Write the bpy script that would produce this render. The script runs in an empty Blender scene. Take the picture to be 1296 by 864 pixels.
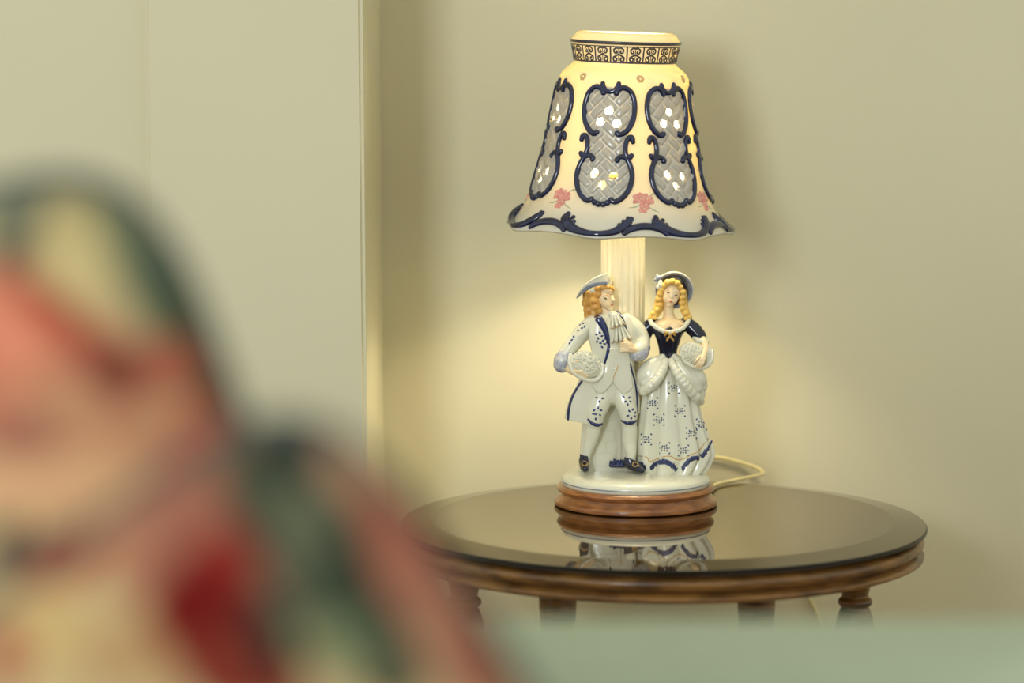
import bpy, bmesh, math, random
import numpy as np
from mathutils import Vector, Matrix, Euler
from mathutils.bvhtree import BVHTree
from mathutils import noise as mnoise

random.seed(4)
scene = bpy.context.scene
COL = scene.collection
PI = math.pi

# ------------------------------------------------------------------ camera
FPX = 4200.0                      # focal length in photo pixels (1296 wide)
PITCH = math.radians(6.8)         # looking down
ZT = 0.52                         # table top height
_ey = PITCH + math.atan(223.0 / FPX)
_D = FPX * 0.25 / 331.0           # the side table is 0.5 m across
CAM = Vector((-_D * 191.0 / FPX, -_D * math.cos(_ey), ZT + _D * math.sin(_ey)))
FWD = Vector((0, math.cos(PITCH), -math.sin(PITCH)))
UPV = Vector((0, math.sin(PITCH), math.cos(PITCH)))
RGT = Vector((1, 0, 0))
cam_d = bpy.data.cameras.new('camera')
cam_o = bpy.data.objects.new('camera', cam_d)
COL.objects.link(cam_o)
cam_o.location = CAM
cam_o.rotation_euler = (PI / 2 - PITCH, 0, 0)
cam_d.sensor_width = 36.0
cam_d.lens = 36.0 * FPX / 1296.0
cam_d.clip_start = 0.05
cam_d.dof.use_dof = True
cam_d.dof.focus_distance = 3.19
cam_d.dof.aperture_fstop = (cam_d.lens / 1000.0) / 0.042
scene.camera = cam_o

# ------------------------------------------------------------------ world, window light, exposure
world = bpy.data.worlds.new('room_ambient')
scene.world = world
world.use_nodes = True
world.node_tree.nodes['Background'].inputs[0].default_value = (0.99, 1.0, 0.88, 1)
world.node_tree.nodes['Background'].inputs[1].default_value = 0.70


def area(name, loc, target, sx, sy, power, color):
    d = bpy.data.lights.new(name, 'AREA')
    d.shape = 'RECTANGLE'
    d.size, d.size_y, d.energy, d.color = sx, sy, power, color
    o = bpy.data.objects.new(name, d)
    COL.objects.link(o)
    o.location = loc
    o.rotation_euler = (Vector(target) - Vector(loc)).to_track_quat('-Z', 'Y').to_euler()
    return o


# daylight from the window behind and left of the camera: it throws the lamp's soft shadow to the right on the wall
area('window_left_offscreen', (-1.75, -5.0, 1.65), (0.1, 0.1, 0.8), 0.9, 1.3, 88, (0.90, 0.98, 1.06))

scene.view_settings.view_transform = 'Standard'
scene.view_settings.look = 'None'
scene.view_settings.gamma = 1.0
scene.view_settings.use_curve_mapping = False
scene.view_settings.exposure = 0.16
scene.cycles.use_denoising = True
scene.cycles.max_bounces = 10
scene.cycles.transmission_bounces = 8
scene.cycles.sample_clamp_indirect = 6.0

BULB_STRENGTH = 132.0


# ------------------------------------------------------------------ pixel helpers
def ray(px, py):
    return (FWD + RGT * ((px - 648.0) / FPX) - UPV * ((py - 432.0) / FPX)).normalized()


def PY(px, py, Y):
    d = ray(px, py)
    return CAM + d * ((Y - CAM.y) / d.y)


def PZ(px, py, Z):
    d = ray(px, py)
    return CAM + d * ((Z - CAM.z) / d.z)


def proj(p):
    v = p - CAM
    w = v.dot(FWD)
    return 648.0 + FPX * v.dot(RGT) / w, 432.0 - FPX * v.dot(UPV) / w


BASE = PZ(804.5, 637, ZT + 0.0005)          # lamp foot centre on the glass
YL = BASE.y
S = (BASE - CAM).dot(FWD) / FPX             # metres per photo pixel at the lamp


def L(px, py, d=0.0):
    return PY(px, py, YL + d * S)


# ------------------------------------------------------------------ materials
def lin(r, g, b):
    def f(c):
        c /= 255.0
        return c / 12.92 if c <= 0.04045 else ((c + 0.055) / 1.055) ** 2.4
    return (f(r), f(g), f(b), 1.0)


def mat(name, col, rough=0.5, coat=0.0, spec=0.5, metallic=0.0, var=0.0, vscale=20.0, bump=0.0, bscale=200.0,
        stretch=None, col2=None, sss=0.0, ior=1.5):
    m = bpy.data.materials.new(name)
    m.use_nodes = True
    nt = m.node_tree
    b = nt.nodes['Principled BSDF']
    b.inputs['Base Color'].default_value = col
    b.inputs['Roughness'].default_value = rough
    b.inputs['Metallic'].default_value = metallic
    b.inputs['IOR'].default_value = ior
    b.inputs['Specular IOR Level'].default_value = spec
    b.inputs['Coat Weight'].default_value = coat
    b.inputs['Coat Roughness'].default_value = 0.04
    if sss:
        b.inputs['Subsurface Weight'].default_value = sss
        b.inputs['Subsurface Radius'].default_value = (0.004, 0.004, 0.003)
        b.inputs['Subsurface Scale'].default_value = 1.0
    tc = nt.nodes.new('ShaderNodeTexCoord')
    mp = nt.nodes.new('ShaderNodeMapping')
    nt.links.new(tc.outputs['Object'], mp.inputs['Vector'])
    if stretch:
        mp.inputs['Scale'].default_value = stretch
    if var or col2:
        n = nt.nodes.new('ShaderNodeTexNoise')
        n.inputs['Scale'].default_value = vscale
        n.inputs['Detail'].default_value = 4
        nt.links.new(mp.outputs[0], n.inputs['Vector'])
        mx = nt.nodes.new('ShaderNodeMix')
        mx.data_type = 'RGBA'
        c2 = col2 if col2 else tuple(max(0, c * (1 - var)) for c in col[:3]) + (1,)
        mx.inputs[6].default_value = col
        mx.inputs[7].default_value = c2
        rp = nt.nodes.new('ShaderNodeMapRange')
        rp.inputs[1].default_value, rp.inputs[2].default_value = 0.35, 0.65
        nt.links.new(n.outputs[0], rp.inputs[0])
        nt.links.new(rp.outputs[0], mx.inputs[0])
        nt.links.new(mx.outputs[2], b.inputs['Base Color'])
    if bump:
        n2 = nt.nodes.new('ShaderNodeTexNoise')
        n2.inputs['Scale'].default_value = bscale
        n2.inputs['Detail'].default_value = 3
        nt.links.new(mp.outputs[0], n2.inputs['Vector'])
        bp = nt.nodes.new('ShaderNodeBump')
        bp.inputs['Strength'].default_value = bump
        bp.inputs['Distance'].default_value = 0.002
        nt.links.new(n2.outputs[0], bp.inputs['Height'])
        nt.links.new(bp.outputs[0], b.inputs['Normal'])
    return m


def translucent_mat(name, col, tcol, fac, rough=0.1):
    """glazed porcelain thin enough to let lamp light through"""
    m = bpy.data.materials.new(name)
    m.use_nodes = True
    nt = m.node_tree
    b = nt.nodes['Principled BSDF']
    out = nt.nodes['Material Output']
    b.inputs['Base Color'].default_value = col
    b.inputs['Roughness'].default_value = rough
    b.inputs['Coat Weight'].default_value = 0.4
    b.inputs['Coat Roughness'].default_value = 0.03
    t = nt.nodes.new('ShaderNodeBsdfTranslucent')
    t.inputs[0].default_value = tcol
    mx = nt.nodes.new('ShaderNodeMixShader')
    mx.inputs[0].default_value = fac
    nt.links.new(b.outputs[0], mx.inputs[1])
    nt.links.new(t.outputs[0], mx.inputs[2])
    nt.links.new(mx.outputs[0], out.inputs[0])
    return m


M = {}
M['wall'] = mat('wall_paint', lin(213, 206, 172), 0.62, var=0.03, vscale=3.0, bump=0.06, bscale=160)
M['floor'] = mat('floor_wood', lin(120, 84, 52), 0.4, col2=lin(96, 64, 38), vscale=14, stretch=(1, 8, 1))
M['porcelain'] = mat('white_porcelain', lin(226, 224, 202), 0.2, coat=0.2, var=0.02, vscale=60)
M['bisque'] = mat('ivory_column', lin(222, 216, 190), 0.45, var=0.03, vscale=40)
M['flesh'] = mat('painted_flesh', lin(246, 224, 182), 0.38, coat=0.0, spec=0.35, col2=lin(242, 212, 166), vscale=120)
M['hair_m'] = mat('auburn_gold_hair', lin(226, 176, 92), 0.25, coat=0.2, col2=lin(198, 140, 62), vscale=260, stretch=(1, 1, 0.35))
M['hair_w'] = mat('yellow_gold_hair', lin(242, 204, 108), 0.22, coat=0.2, col2=lin(218, 168, 72), vscale=260, stretch=(1, 1, 0.35))
M['navy'] = mat('navy_glaze', lin(10, 14, 32), 0.12, coat=0.3, col2=lin(18, 24, 52), vscale=160)
M['blue'] = mat('cobalt_trim_glaze', lin(38, 52, 104), 0.16, coat=0.3, col2=lin(22, 32, 72), vscale=220)
M['dot'] = mat('blue_flower_paint', lin(44, 62, 112), 0.2, coat=0.4)
M['greyblue'] = mat('grey_blue_glaze', lin(146, 152, 164), 0.2, coat=0.5, col2=lin(120, 128, 146), vscale=150)
M['lilac'] = mat('pale_lilac_glaze', lin(150, 154, 176), 0.2, coat=0.5, col2=lin(206, 206, 200), vscale=240)
M['gold'] = mat('gold_paint', lin(204, 162, 84), 0.3, metallic=0.35, coat=0.3)
M['ink'] = mat('dark_face_paint', lin(70, 52, 44), 0.3)
M['lip'] = mat('lip_paint', lin(186, 92, 66), 0.3)
M['shade'] = translucent_mat('shade_porcelain', lin(220, 219, 204), (0.98, 0.78, 0.22, 1), 0.19, 0.12)
M['inside'] = translucent_mat('shade_inside', lin(220, 219, 204), (0.98, 0.80, 0.22, 1), 0.21, 0.5)
M['panel'] = translucent_mat('shade_panel_ground', lin(196, 194, 184), (0.85, 0.74, 0.54, 1), 0.06, 0.25)
M['strip'] = translucent_mat('shade_lattice_glaze', lin(196, 194, 184), (0.85, 0.74, 0.54, 1), 0.30, 0.2)
M['scroll'] = mat('shade_cobalt_scroll', lin(16, 21, 48), 0.12, coat=0.35, col2=lin(30, 38, 76), vscale=140)
M['line'] = mat('shade_dark_line', lin(62, 60, 68), 0.25, coat=0.4)
M['pink'] = mat('pink_flower_glaze', lin(234, 172, 156), 0.2, coat=0.3, col2=lin(220, 138, 122), vscale=300)
M['flower_gold'] = translucent_mat('faint_gold_flower', lin(214, 196, 140), (0.9, 0.66, 0.28, 1), 0.3, 0.2)
M['pale_green'] = mat('faint_leaf_paint', lin(176, 184, 152), 0.25, coat=0.3)
M['base_wood'] = mat('lamp_foot_wood', lin(168, 108, 56), 0.28, coat=0.35, col2=lin(124, 74, 36), vscale=60, stretch=(1, 1, 5), bump=0.08, bscale=300)
M['table_wood'] = mat('dark_turned_wood', lin(146, 104, 52), 0.34, coat=0.2, col2=lin(84, 56, 28), vscale=26, stretch=(1, 1, 5), bump=0.1, bscale=220)
M['glass'] = mat('bronze_bevelled_glass', lin(54, 38, 20), 0.03, coat=0.2, ior=2.3)
M['glass'].node_tree.nodes['Principled BSDF'].inputs['Specular Tint'].default_value = (0.95, 0.80, 0.55, 1)
M['glass_edge'] = mat('ground_glass_edge', lin(28, 22, 14), 0.3, spec=0.3)
M['mint'] = mat('mint_upholstery', lin(172, 184, 158), 0.85, var=0.05, vscale=30, bump=0.2, bscale=900)
M['cord'] = mat('cream_cord', lin(222, 208, 150), 0.4)
M['brass'] = mat('brass', lin(176, 138, 70), 0.3, metallic=1.0)
m = bpy.data.materials.new('lit_bulb_glass')
m.use_nodes = True
_b = m.node_tree.nodes['Principled BSDF']
_b.inputs['Base Color'].default_value = (1, 1, 1, 1)
_b.inputs['Emission Color'].default_value = (1.0, 0.87, 0.62, 1)
_b.inputs['Emission Strength'].default_value = BULB_STRENGTH
M['bulb'] = m


# ------------------------------------------------------------------ object helpers
def thing(name, label, cat, loc, group=None):
    o = bpy.data.objects.new(name, None)
    o.empty_display_size = 0.05
    COL.objects.link(o)
    o.location = loc
    o['label'] = label
    o['category'] = cat
    if group:
        o['group'] = group
    return o


def link(name, me, mt, parent=None, smooth=True, label=None, kind=None):
    o = bpy.data.objects.new(name, me)
    COL.objects.link(o)
    if mt is not None:
        me.materials.append(M[mt] if isinstance(mt, str) else mt)
    if smooth:
        me.polygons.foreach_set('use_smooth', [True] * len(me.polygons))
    if parent is not None:
        o.parent = parent
        if parent.type == 'EMPTY':
            o.matrix_parent_inverse = Matrix.LocRotScale(parent.location, parent.rotation_euler, None).inverted()
    if label:
        o['label'] = label
    if kind:
        o['kind'] = kind
    return o


def obj(name, bm, mt, parent=None, smooth=True, label=None, kind=None, sharp=None):
    bmesh.ops.recalc_face_normals(bm, faces=bm.faces[:])
    if sharp is not None:
        a = math.radians(sharp)
        for e in bm.edges:
            if len(e.link_faces) == 2 and e.calc_face_angle(0) > a:
                e.smooth = False
    me = bpy.data.meshes.new(name)
    bm.to_mesh(me)
    bm.free()
    return link(name, me, mt, parent, smooth, label, kind)


def fuse(name, bm, mt, parent, voxel=0.0006, it=4, label=None):
    """melt overlapping solids into one continuous glazed surface"""
    bmesh.ops.recalc_face_normals(bm, faces=bm.faces[:])
    me = bpy.data.meshes.new(name + '_tmp')
    bm.to_mesh(me)
    bm.free()
    o = bpy.data.objects.new(name + '_tmp', me)
    COL.objects.link(o)
    r = o.modifiers.new('r', 'REMESH')
    r.mode = 'VOXEL'
    r.voxel_size = voxel
    if it:
        s = o.modifiers.new('s', 'SMOOTH')
        s.factor = 0.5
        s.iterations = it
    dg = bpy.context.evaluated_depsgraph_get()
    new = bpy.data.meshes.new_from_object(o.evaluated_get(dg))
    new.name = name
    bpy.data.objects.remove(o)
    bpy.data.meshes.remove(me)
    return link(name, new, mt, parent, True, label)


def cr(pts, n=8):
    """Catmull-Rom through tuples of any length"""
    pts = [tuple(p) for p in pts]
    if len(pts) < 3:
        n = max(n, 1)
    P = [tuple(2 * a - b for a, b in zip(pts[0], pts[1]))] + pts + [tuple(2 * a - b for a, b in zip(pts[-1], pts[-2]))]
    out = []
    for i in range(1, len(P) - 2):
        for k in range(n):
            t = k / n
            out.append(tuple(0.5 * (2 * b + (c - a) * t + (2 * a - 5 * b + 4 * c - d) * t * t + (3 * b - a - 3 * c + d) * t ** 3)
                             for a, b, c, d in zip(P[i - 1], P[i], P[i + 1], P[i + 2])))
    out.append(pts[-1])
    return out


def rings(bm, R, cap=True, closed=False):
    vs = [[bm.verts.new(p) for p in r] for r in R]
    n = len(vs[0])
    rng = range(len(vs) if closed else len(vs) - 1)
    for i in rng:
        a, b = vs[i], vs[(i + 1) % len(vs)]
        for j in range(n):
            bm.faces.new((a[j], a[(j + 1) % n], b[(j + 1) % n], b[j]))
    if cap and not closed:
        bm.faces.new(vs[0][::-1])
        bm.faces.new(vs[-1])
    return vs


def tube(bm, pts, rad, seg=10, normals=None, flat=1.0, round_end=True):
    """swept tube through Vectors; with normals the section is flattened along them"""
    pts = [Vector(p) for p in pts]
    n = len(pts)
    if not hasattr(rad, '__len__'):
        rad = [rad] * n
    T = []
    for i in range(n):
        t = pts[min(i + 1, n - 1)] - pts[max(i - 1, 0)]
        T.append(t.normalized() if t.length > 1e-9 else Vector((0, 0, 1)))
    if normals is None:
        up = Vector((0, -1, 0.13)).normalized()
        if abs(T[0].dot(up)) > 0.9:
            up = Vector((1, 0, 0))
        N = []
        for t in T:
            up = (up - t * up.dot(t))
            up = up.normalized() if up.length > 1e-6 else t.orthogonal().normalized()
            N.append(up.copy())
    else:
        N = [(nn - t * nn.dot(t)).normalized() for nn, t in zip(normals, T)]
    R = []

    def ring(c, t, nn, r, k=1.0):
        b = t.cross(nn)
        return [c + b * (math.cos(a) * r * k) + nn * (math.sin(a) * r * flat * k) for a in [2 * PI * j / seg for j in range(seg)]]
    ends = [(0.30, 0.95), (0.62, 0.78), (0.86, 0.5), (0.97, 0.2)] if round_end else []
    for o_, k in reversed(ends):
        R.append(ring(pts[0] - T[0] * rad[0] * o_, T[0], N[0], rad[0], k))
    for i in range(n):
        R.append(ring(pts[i], T[i], N[i], rad[i]))
    for o_, k in ends:
        R.append(ring(pts[-1] + T[-1] * rad[-1] * o_, T[-1], N[-1], rad[-1], k))
    rings(bm, R)


def ltube(bm, spec, n=6, seg=12):
    """tube through (px, py, depth, radius_px)"""
    q = cr(spec, n)
    tube(bm, [L(a[0], a[1], a[2]) for a in q], [max(0.3, a[3]) * S for a in q], seg)


def ball(bm, px, py, d, rx, rz=None, ry=None, rot=(0, 0, 0), seg=16):
    rz = rx if rz is None else rz
    ry = rx if ry is None else ry
    mtx = Matrix.Translation(L(px, py, d)) @ Euler([math.radians(a) for a in rot]).to_matrix().to_4x4() @ Matrix.Diagonal((rx * S, ry * S, rz * S, 1))
    bmesh.ops.create_uvsphere(bm, u_segments=seg, v_segments=max(6, seg * 2 // 3), radius=1.0, matrix=mtx)


def loft(bm, secs, n=5, seg=64, fold=None):
    """horizontal elliptical sections (cx, py, depth, rx, ry) melted into a solid"""
    q = cr(secs, n)
    R = []
    for i, (cx, py, d, rx, ry) in enumerate(q):
        c = L(cx, py, d)
        r = []
        for j in range(seg):
            a = 2 * PI * j / seg
            k = fold(a, i / (len(q) - 1)) if fold else 1.0
            r.append(c + Vector((math.cos(a) * rx * k, math.sin(a) * ry * k, 0)) * S)
        R.append(r)
    rings(bm, R)


def sheet(bm, grid, th):
    """thick cloth-like slab over a grid of Vectors"""
    h, w = len(grid), len(grid[0])
    F, B = [], []
    for i in range(h):
        fr, br = [], []
        for j in range(w):
            du = grid[i][min(j + 1, w - 1)] - grid[i][max(j - 1, 0)]
            dv = grid[min(i + 1, h - 1)][j] - grid[max(i - 1, 0)][j]
            n = du.cross(dv)
            n = n.normalized() if n.length > 1e-12 else Vector((0, -1, 0))
            fr.append(bm.verts.new(grid[i][j] + n * th / 2))
            br.append(bm.verts.new(grid[i][j] - n * th / 2))
        F.append(fr)
        B.append(br)
    for i in range(h - 1):
        for j in range(w - 1):
            bm.faces.new((F[i][j], F[i][j + 1], F[i + 1][j + 1], F[i + 1][j]))
            bm.faces.new((B[i][j], B[i + 1][j], B[i + 1][j + 1], B[i][j + 1]))
    for i in range(h - 1):
        for j in (0, w - 1):
            bm.faces.new((F[i][j], F[i + 1][j], B[i + 1][j], B[i][j]))
    for j in range(w - 1):
        for i in (0, h - 1):
            bm.faces.new((F[i][j], F[i][j + 1], B[i][j + 1], B[i][j]))


def lsheet(bm, rows, th, nu=6, nv=5):
    """sheet from rows of (px, py, depth) control points, smoothed both ways"""
    rr = [cr(r, nu) for r in rows]
    cols = [cr([rr[i][j] for i in range(len(rr))], nv) for j in range(len(rr[0]))]
    grid = [[L(*cols[j][i]) for j in range(len(cols))] for i in range(len(cols[0]))]
    sheet(bm, grid, th * S)


def lathe(bm, c, prof, seg=96, a0=0.0):
    """prof: (radius, z) in metres, turned about the vertical through c"""
    R = [[Vector((c.x + r * math.cos(a0 + 2 * PI * j / seg), c.y + r * math.sin(a0 + 2 * PI * j / seg), c.z + z)) for j in range(seg)] for r, z in prof]
    rings(bm, R)


def box(bm, p0, p1):
    m_ = Matrix.Translation((Vector(p0) + Vector(p1)) / 2) @ Matrix.Diagonal((p1[0] - p0[0], p1[1] - p0[1], p1[2] - p0[2], 1))
    return bmesh.ops.create_cube(bm, size=1.0, matrix=m_)['verts']


class Surf:
    """raycasts photo pixels onto modelled surfaces, to lay painted details on them"""

    def __init__(self, objs):
        V, F = [], []
        for o in objs:
            n = len(V)
            V += [v.co.copy() for v in o.data.vertices]
            F += [tuple(n + i for i in p.vertices) for p in o.data.polygons]
        self.t = BVHTree.FromPolygons(V, F)

    def hit(self, px, py):
        h = self.t.ray_cast(CAM, ray(px, py))
        if h[0] is None:
            return None
        n = h[1]
        if n.dot(ray(px, py)) > 0:
            n = -n
        return h[0], n

    def blob(self, bm, px, py, ru, rv=None, ang=0.0, th=0.5, seg=8, lift=0.0):
        h = self.hit(px, py)
        if h is None:
            return
        rv = ru if rv is None else rv
        p, n = h
        u = RGT - n * RGT.dot(n)
        u = u.normalized() if u.length > 1e-5 else n.orthogonal().normalized()
        v = n.cross(u)
        a = math.radians(ang)
        u2 = u * math.cos(a) + v * math.sin(a)
        v2 = n.cross(u2)
        mtx = Matrix(((u2.x, v2.x, n.x, p.x + n.x * lift * S), (u2.y, v2.y, n.y, p.y + n.y * lift * S), (u2.z, v2.z, n.z, p.z + n.z * lift * S), (0, 0, 0, 1)))
        mtx = mtx @ Matrix.Diagonal((ru * S, rv * S, th * S, 1))
        bmesh.ops.create_uvsphere(bm, u_segments=seg, v_segments=6, radius=1.0, matrix=mtx)

    def trim(self, bm, spec, n=8, flat=0.5, seg=8, lift=0.0):
        """flattened ribbon along (px, py, radius_px)"""
        q = cr(spec, n)
        P_, N_, R_ = [], [], []
        last = None
        for a in q:
            h = self.hit(a[0], a[1])
            if h is None:
                continue
            if last is not None and abs(h[0].y - last) > 14 * S:
                continue
            last = h[0].y
            P_.append(h[0] + h[1] * lift * S)
            N_.append(h[1])
            R_.append(a[2] * S)
        if len(P_) < 3:
            return
        for _ in range(2):
            P_ = [P_[0]] + [(P_[i - 1] + P_[i] * 2 + P_[i + 1]) / 4 for i in range(1, len(P_) - 1)] + [P_[-1]]
            N_ = [N_[0]] + [(N_[i - 1] + N_[i] * 2 + N_[i + 1]).normalized() for i in range(1, len(N_) - 1)] + [N_[-1]]
        tube(bm, P_, R_, seg, N_, flat)


def B():
    return bmesh.new()


# ================================================================== the room
WY = 0.30                      # back wall plane


def struct(name, bm, mt, parent=None, label=None, **k):
    o = obj(name, bm, mt, parent, smooth=False, **k)
    o['kind'] = 'structure'
    if label:
        o['label'] = label
        o['category'] = name.split('_')[0]
    return o


bm = B()
box(bm, (-3.0, WY, 0), (3.0, WY + 0.1, 2.9))
struct('wall_back', bm, 'wall', label='plain cream plastered wall behind the round side table')
bm = B()
box(bm, (-3.0, -6.0, -0.05), (3.0, WY + 0.1, 0.0))
struct('floor', bm, 'floor', label='brown wooden floor under the sofa and side table')


# the plastered pier left of the alcove, its arris slightly out of plumb
def edge_x(px0, py0, px1, py1, Y, z):
    a, b = PY(px0, py0, Y), PY(px1, py1, Y)
    return a.x + (b.x - a.x) * (z - a.z) / (b.z - a.z)


FYP = 0.06
bm = B()
vs = []
for z in (0.0, 2.9):
    zc = min(max(z, 0.35), 1.3)
    xr_f = edge_x(451.5, 0, 465, 640, FYP, zc)
    xr_b = edge_x(476.5, 0, 488, 640, WY, zc)
    xl = PY(184, 100, FYP).x
    vs.append([bm.verts.new(p) for p in ((xl, FYP, z), (xr_f, FYP, z), (xr_b, WY + 0.02, z), (xl, WY + 0.02, z))])
for j in range(4):
    bm.faces.new((vs[0][j], vs[0][(j + 1) % 4], vs[1][(j + 1) % 4], vs[1][j]))
bm.faces.new(vs[0][::-1])
bm.faces.new(vs[1])
bmesh.ops.recalc_face_normals(bm, faces=bm.faces[:])
bmesh.ops.bevel(bm, geom=[e for e in bm.edges if abs(e.verts[0].co.z - e.verts[1].co.z) > 1], offset=0.004, segments=3, affect='EDGES')
struct('wall_left', bm, 'wall', label='cream plastered pier jutting out beside the alcove')
bm = B()
box(bm, (-3.0, FYP + 0.02, 0), (PY(184, 100, FYP).x + 0.05, WY + 0.02, 2.9))
struct('wall_side', bm, 'wall', label='cream plastered wall left of the pier, behind the cushions')

# ================================================================== side table
TB = thing('side_table', 'round dark wooden side table with reflective bronze glass top', 'table', (0, 0, 0))
o0 = Vector((0, 0, ZT))
bm = B()
lathe(bm, o0, [(0.001, -0.0085), (0.2492, -0.0085), (0.2505, -0.0076), (0.2505, -0.0052), (0.2495, -0.0040), (0.2200, 0.0), (0.001, 0.0)], 160)
bm.normal_update()
for f in bm.faces:
    if f.calc_center_median().z < ZT - 0.0038:
        f.material_index = 1
gt = obj('glass_top', bm, 'glass', TB, sharp=2, label='bronze tinted glass disc with wide sloping edge')
gt.data.materials.append(M['glass_edge'])
bm = B()
zt = ZT - 0.0083
prof = [(0.001, 0.0), (0.2385, 0.0), (0.2390, -0.0030), (0.2420, -0.0040), (0.2462, -0.0060), (0.2476, -0.0085), (0.2478, -0.0115), (0.2458, -0.0145),
        (0.2420, -0.0168), (0.2400, -0.0182), (0.2420, -0.0194), (0.2465, -0.0206), (0.2482, -0.0230), (0.2475, -0.0254), (0.2440, -0.0268), (0.2300, -0.0272), (0.001, -0.0272)]
lathe(bm, Vector((0, 0, zt)), prof, 160)
obj('wooden_top', bm, 'table_wood', TB, sharp=50)
legp = [(0.013, 0.0), (0.0155, -0.006), (0.0148, -0.012), (0.0128, -0.020), (0.0125, -0.024), (0.0150, -0.0262), (0.0160, -0.029), (0.0150, -0.0318), (0.0128, -0.0335),
        (0.0138, -0.036), (0.0162, -0.042), (0.0182, -0.052), (0.0190, -0.066), (0.0180, -0.090), (0.0150, -0.130), (0.0125, -0.160), (0.0120, -0.170), (0.0160, -0.175), (0.0160, -0.183),
        (0.0125, -0.188), (0.0165, -0.215), (0.0180, -0.250), (0.0150, -0.310), (0.0115, -0.360), (0.0150, -0.372), (0.0150, -0.385), (0.0110, -0.395), (0.0140, -0.430)]
zb = zt - 0.0270
sc_ = zb / 0.430
q = cr([(r, z) for r, z in legp], 3)
leg_spots = []
for px, yy in ((1083, -0.085), (958, 0.125), (706, 0.135), (588, -0.085)):
    d_ = ray(px, 700)
    t_ = (yy - CAM.y) / d_.y
    leg_spots.append((CAM.x + d_.x * t_, yy))
for x, y in leg_spots:
    bm = B()
    lathe(bm, Vector((x, y, zb)), [(r, z if z > -0.1 else -0.1 + (z + 0.1) * (zb - 0.1) / 0.33) for r, z in q], 32)
    obj('leg', bm, 'table_wood', TB, sharp=60)

# ================================================================== table lamp
LAMP = thing('table_lamp', 'porcelain table lamp with blue and white couple under pierced bell shade', 'lamp', BASE)

# wooden foot
bm = B()
k = S
lathe(bm, BASE, [(0.001, 0), (100 * k, 0), (102.6 * k, 1.2 * k), (103.2 * k, 4 * k), (102.8 * k, 6.5 * k), (101.8 * k, 7.4 * k), (99 * k, 9.5 * k), (96 * k, 12.5 * k), (94.6 * k, 15.4 * k), (95.6 * k, 16.8 * k), (98.6 * k, 18.4 * k), (99.8 * k, 21 * k), (98.6 * k, 24.0 * k), (95 * k, 25.6 * k), (0.001, 25.6 * k)], 128)
obj('wooden_foot', bm, 'base_wood', LAMP, sharp=45)
# porcelain base
zr = 25.0
bm = B()
lathe(bm, BASE, [(0.001, zr * k), (91 * k, zr * k), (93.2 * k, (zr + 1) * k), (93.8 * k, (zr + 4.5) * k), (93.2 * k, (zr + 8) * k), (91.4 * k, (zr + 11) * k), (87 * k, (zr + 13.4) * k), (76 * k, (zr + 15.0) * k), (55 * k, (zr + 15.8) * k), (25 * k, (zr + 16) * k), (0.001, (zr + 16) * k)], 128)
for v in bm.verts:
    dx, dy = v.co.x - BASE.x, v.co.y - BASE.y
    r_ = math.hypot(dx, dy) / k
    if 2 < r_ < 86 and v.co.z > BASE.z + (zr + 9) * k:
        v.co.z += 1.3 * k * mnoise.noise(Vector((dx, dy, 0)) * 90)
porc_base = obj('porcelain_base', bm, 'porcelain', LAMP)
bm = B()
rr = [BASE + Vector((93.9 * k * math.cos(a), 93.9 * k * math.sin(a), (zr + 5.4) * k)) for a in [2 * PI * j / 128 for j in range(129)]]
tube(bm, rr, 0.8 * k, 6, round_end=False)
obj('painted_line', bm, 'greyblue', porc_base)

ZM = (BASE.z + (zr + 15.0) * k)          # standing level on the mound


def dep_at(px, py, Z=None):
    """depth (px units) where this pixel meets the standing level"""
    p = PZ(px, py, ZM if Z is None else Z)
    return (p.y - YL) / S


# fluted column behind the couple
cc = L(788, 420, 34)
bm = B()
R = []
seg = 160
for py, r in ((597, 30), (590, 30), (588, 28), (330, 28), (235, 28), (225, 28), (223, 24), (216, 24)):
    z = L(788, py, 34).z
    ring = []
    for j in range(seg):
        a = 2 * PI * j / seg
        fl = 1.0 - (0.07 * (0.5 + 0.5 * math.cos(20 * a)) if r == 28 else 0.02)
        ring.append(Vector((cc.x + math.cos(a) * r * fl * k, cc.y + math.sin(a) * r * fl * k, z)))
    R.append(ring)
rings(bm, R)
for v in bm.verts:
    v.co.z = max(v.co.z, BASE.z + zr * k)
obj('fluted_column', bm, 'bisque', LAMP, sharp=60)

# rustic stone pedestal behind the gentleman's legs, with its blocks
bm = B()
loft(bm, [(764, 604, 18, 34, 15), (763, 590, 18, 31, 14), (764, 560, 18, 29, 14), (768, 520, 18, 28, 14), (772, 480, 18, 26, 13), (775, 440, 20, 20, 10)], seg=40,
     fold=lambda a, t: 1 + 0.03 * math.sin(5 * a + 9 * t))
PED = fuse('stone_pedestal', bm, 'porcelain', LAMP, 0.0008, 4)
ps = Surf([PED])
rows_ = [(590, 574), (573, 558), (557, 544), (543, 531), (530, 518)]
for i, (y0, y1) in enumerate(rows_):
    xs = [738, 756, 778, 797] if i % 2 == 0 else [734, 745, 767, 788]
    for x0, x1 in zip(xs[:-1], xs[1:]):
        g = []
        for b_ in range(4):
            row = []
            for a_ in range(5):
                h = ps.hit(x0 + 0.8 + (x1 - x0 - 1.6) * a_ / 4, y0 - 0.7 + (y1 - y0 + 1.4) * b_ / 3)
                row.append(h[0] + h[1] * 0.25 * S if h else None)
            g.append(row)
        if any(v is None for r in g for v in r):
            continue
        bm = B()
        sheet(bm, g, 1.8 * S)
        bmesh.ops.recalc_face_normals(bm, faces=bm.faces[:])
        obj('stone_block', bm, 'porcelain', PED, smooth=False)

# ------------------------------------------------------------------ gentleman
bm = B()
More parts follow.
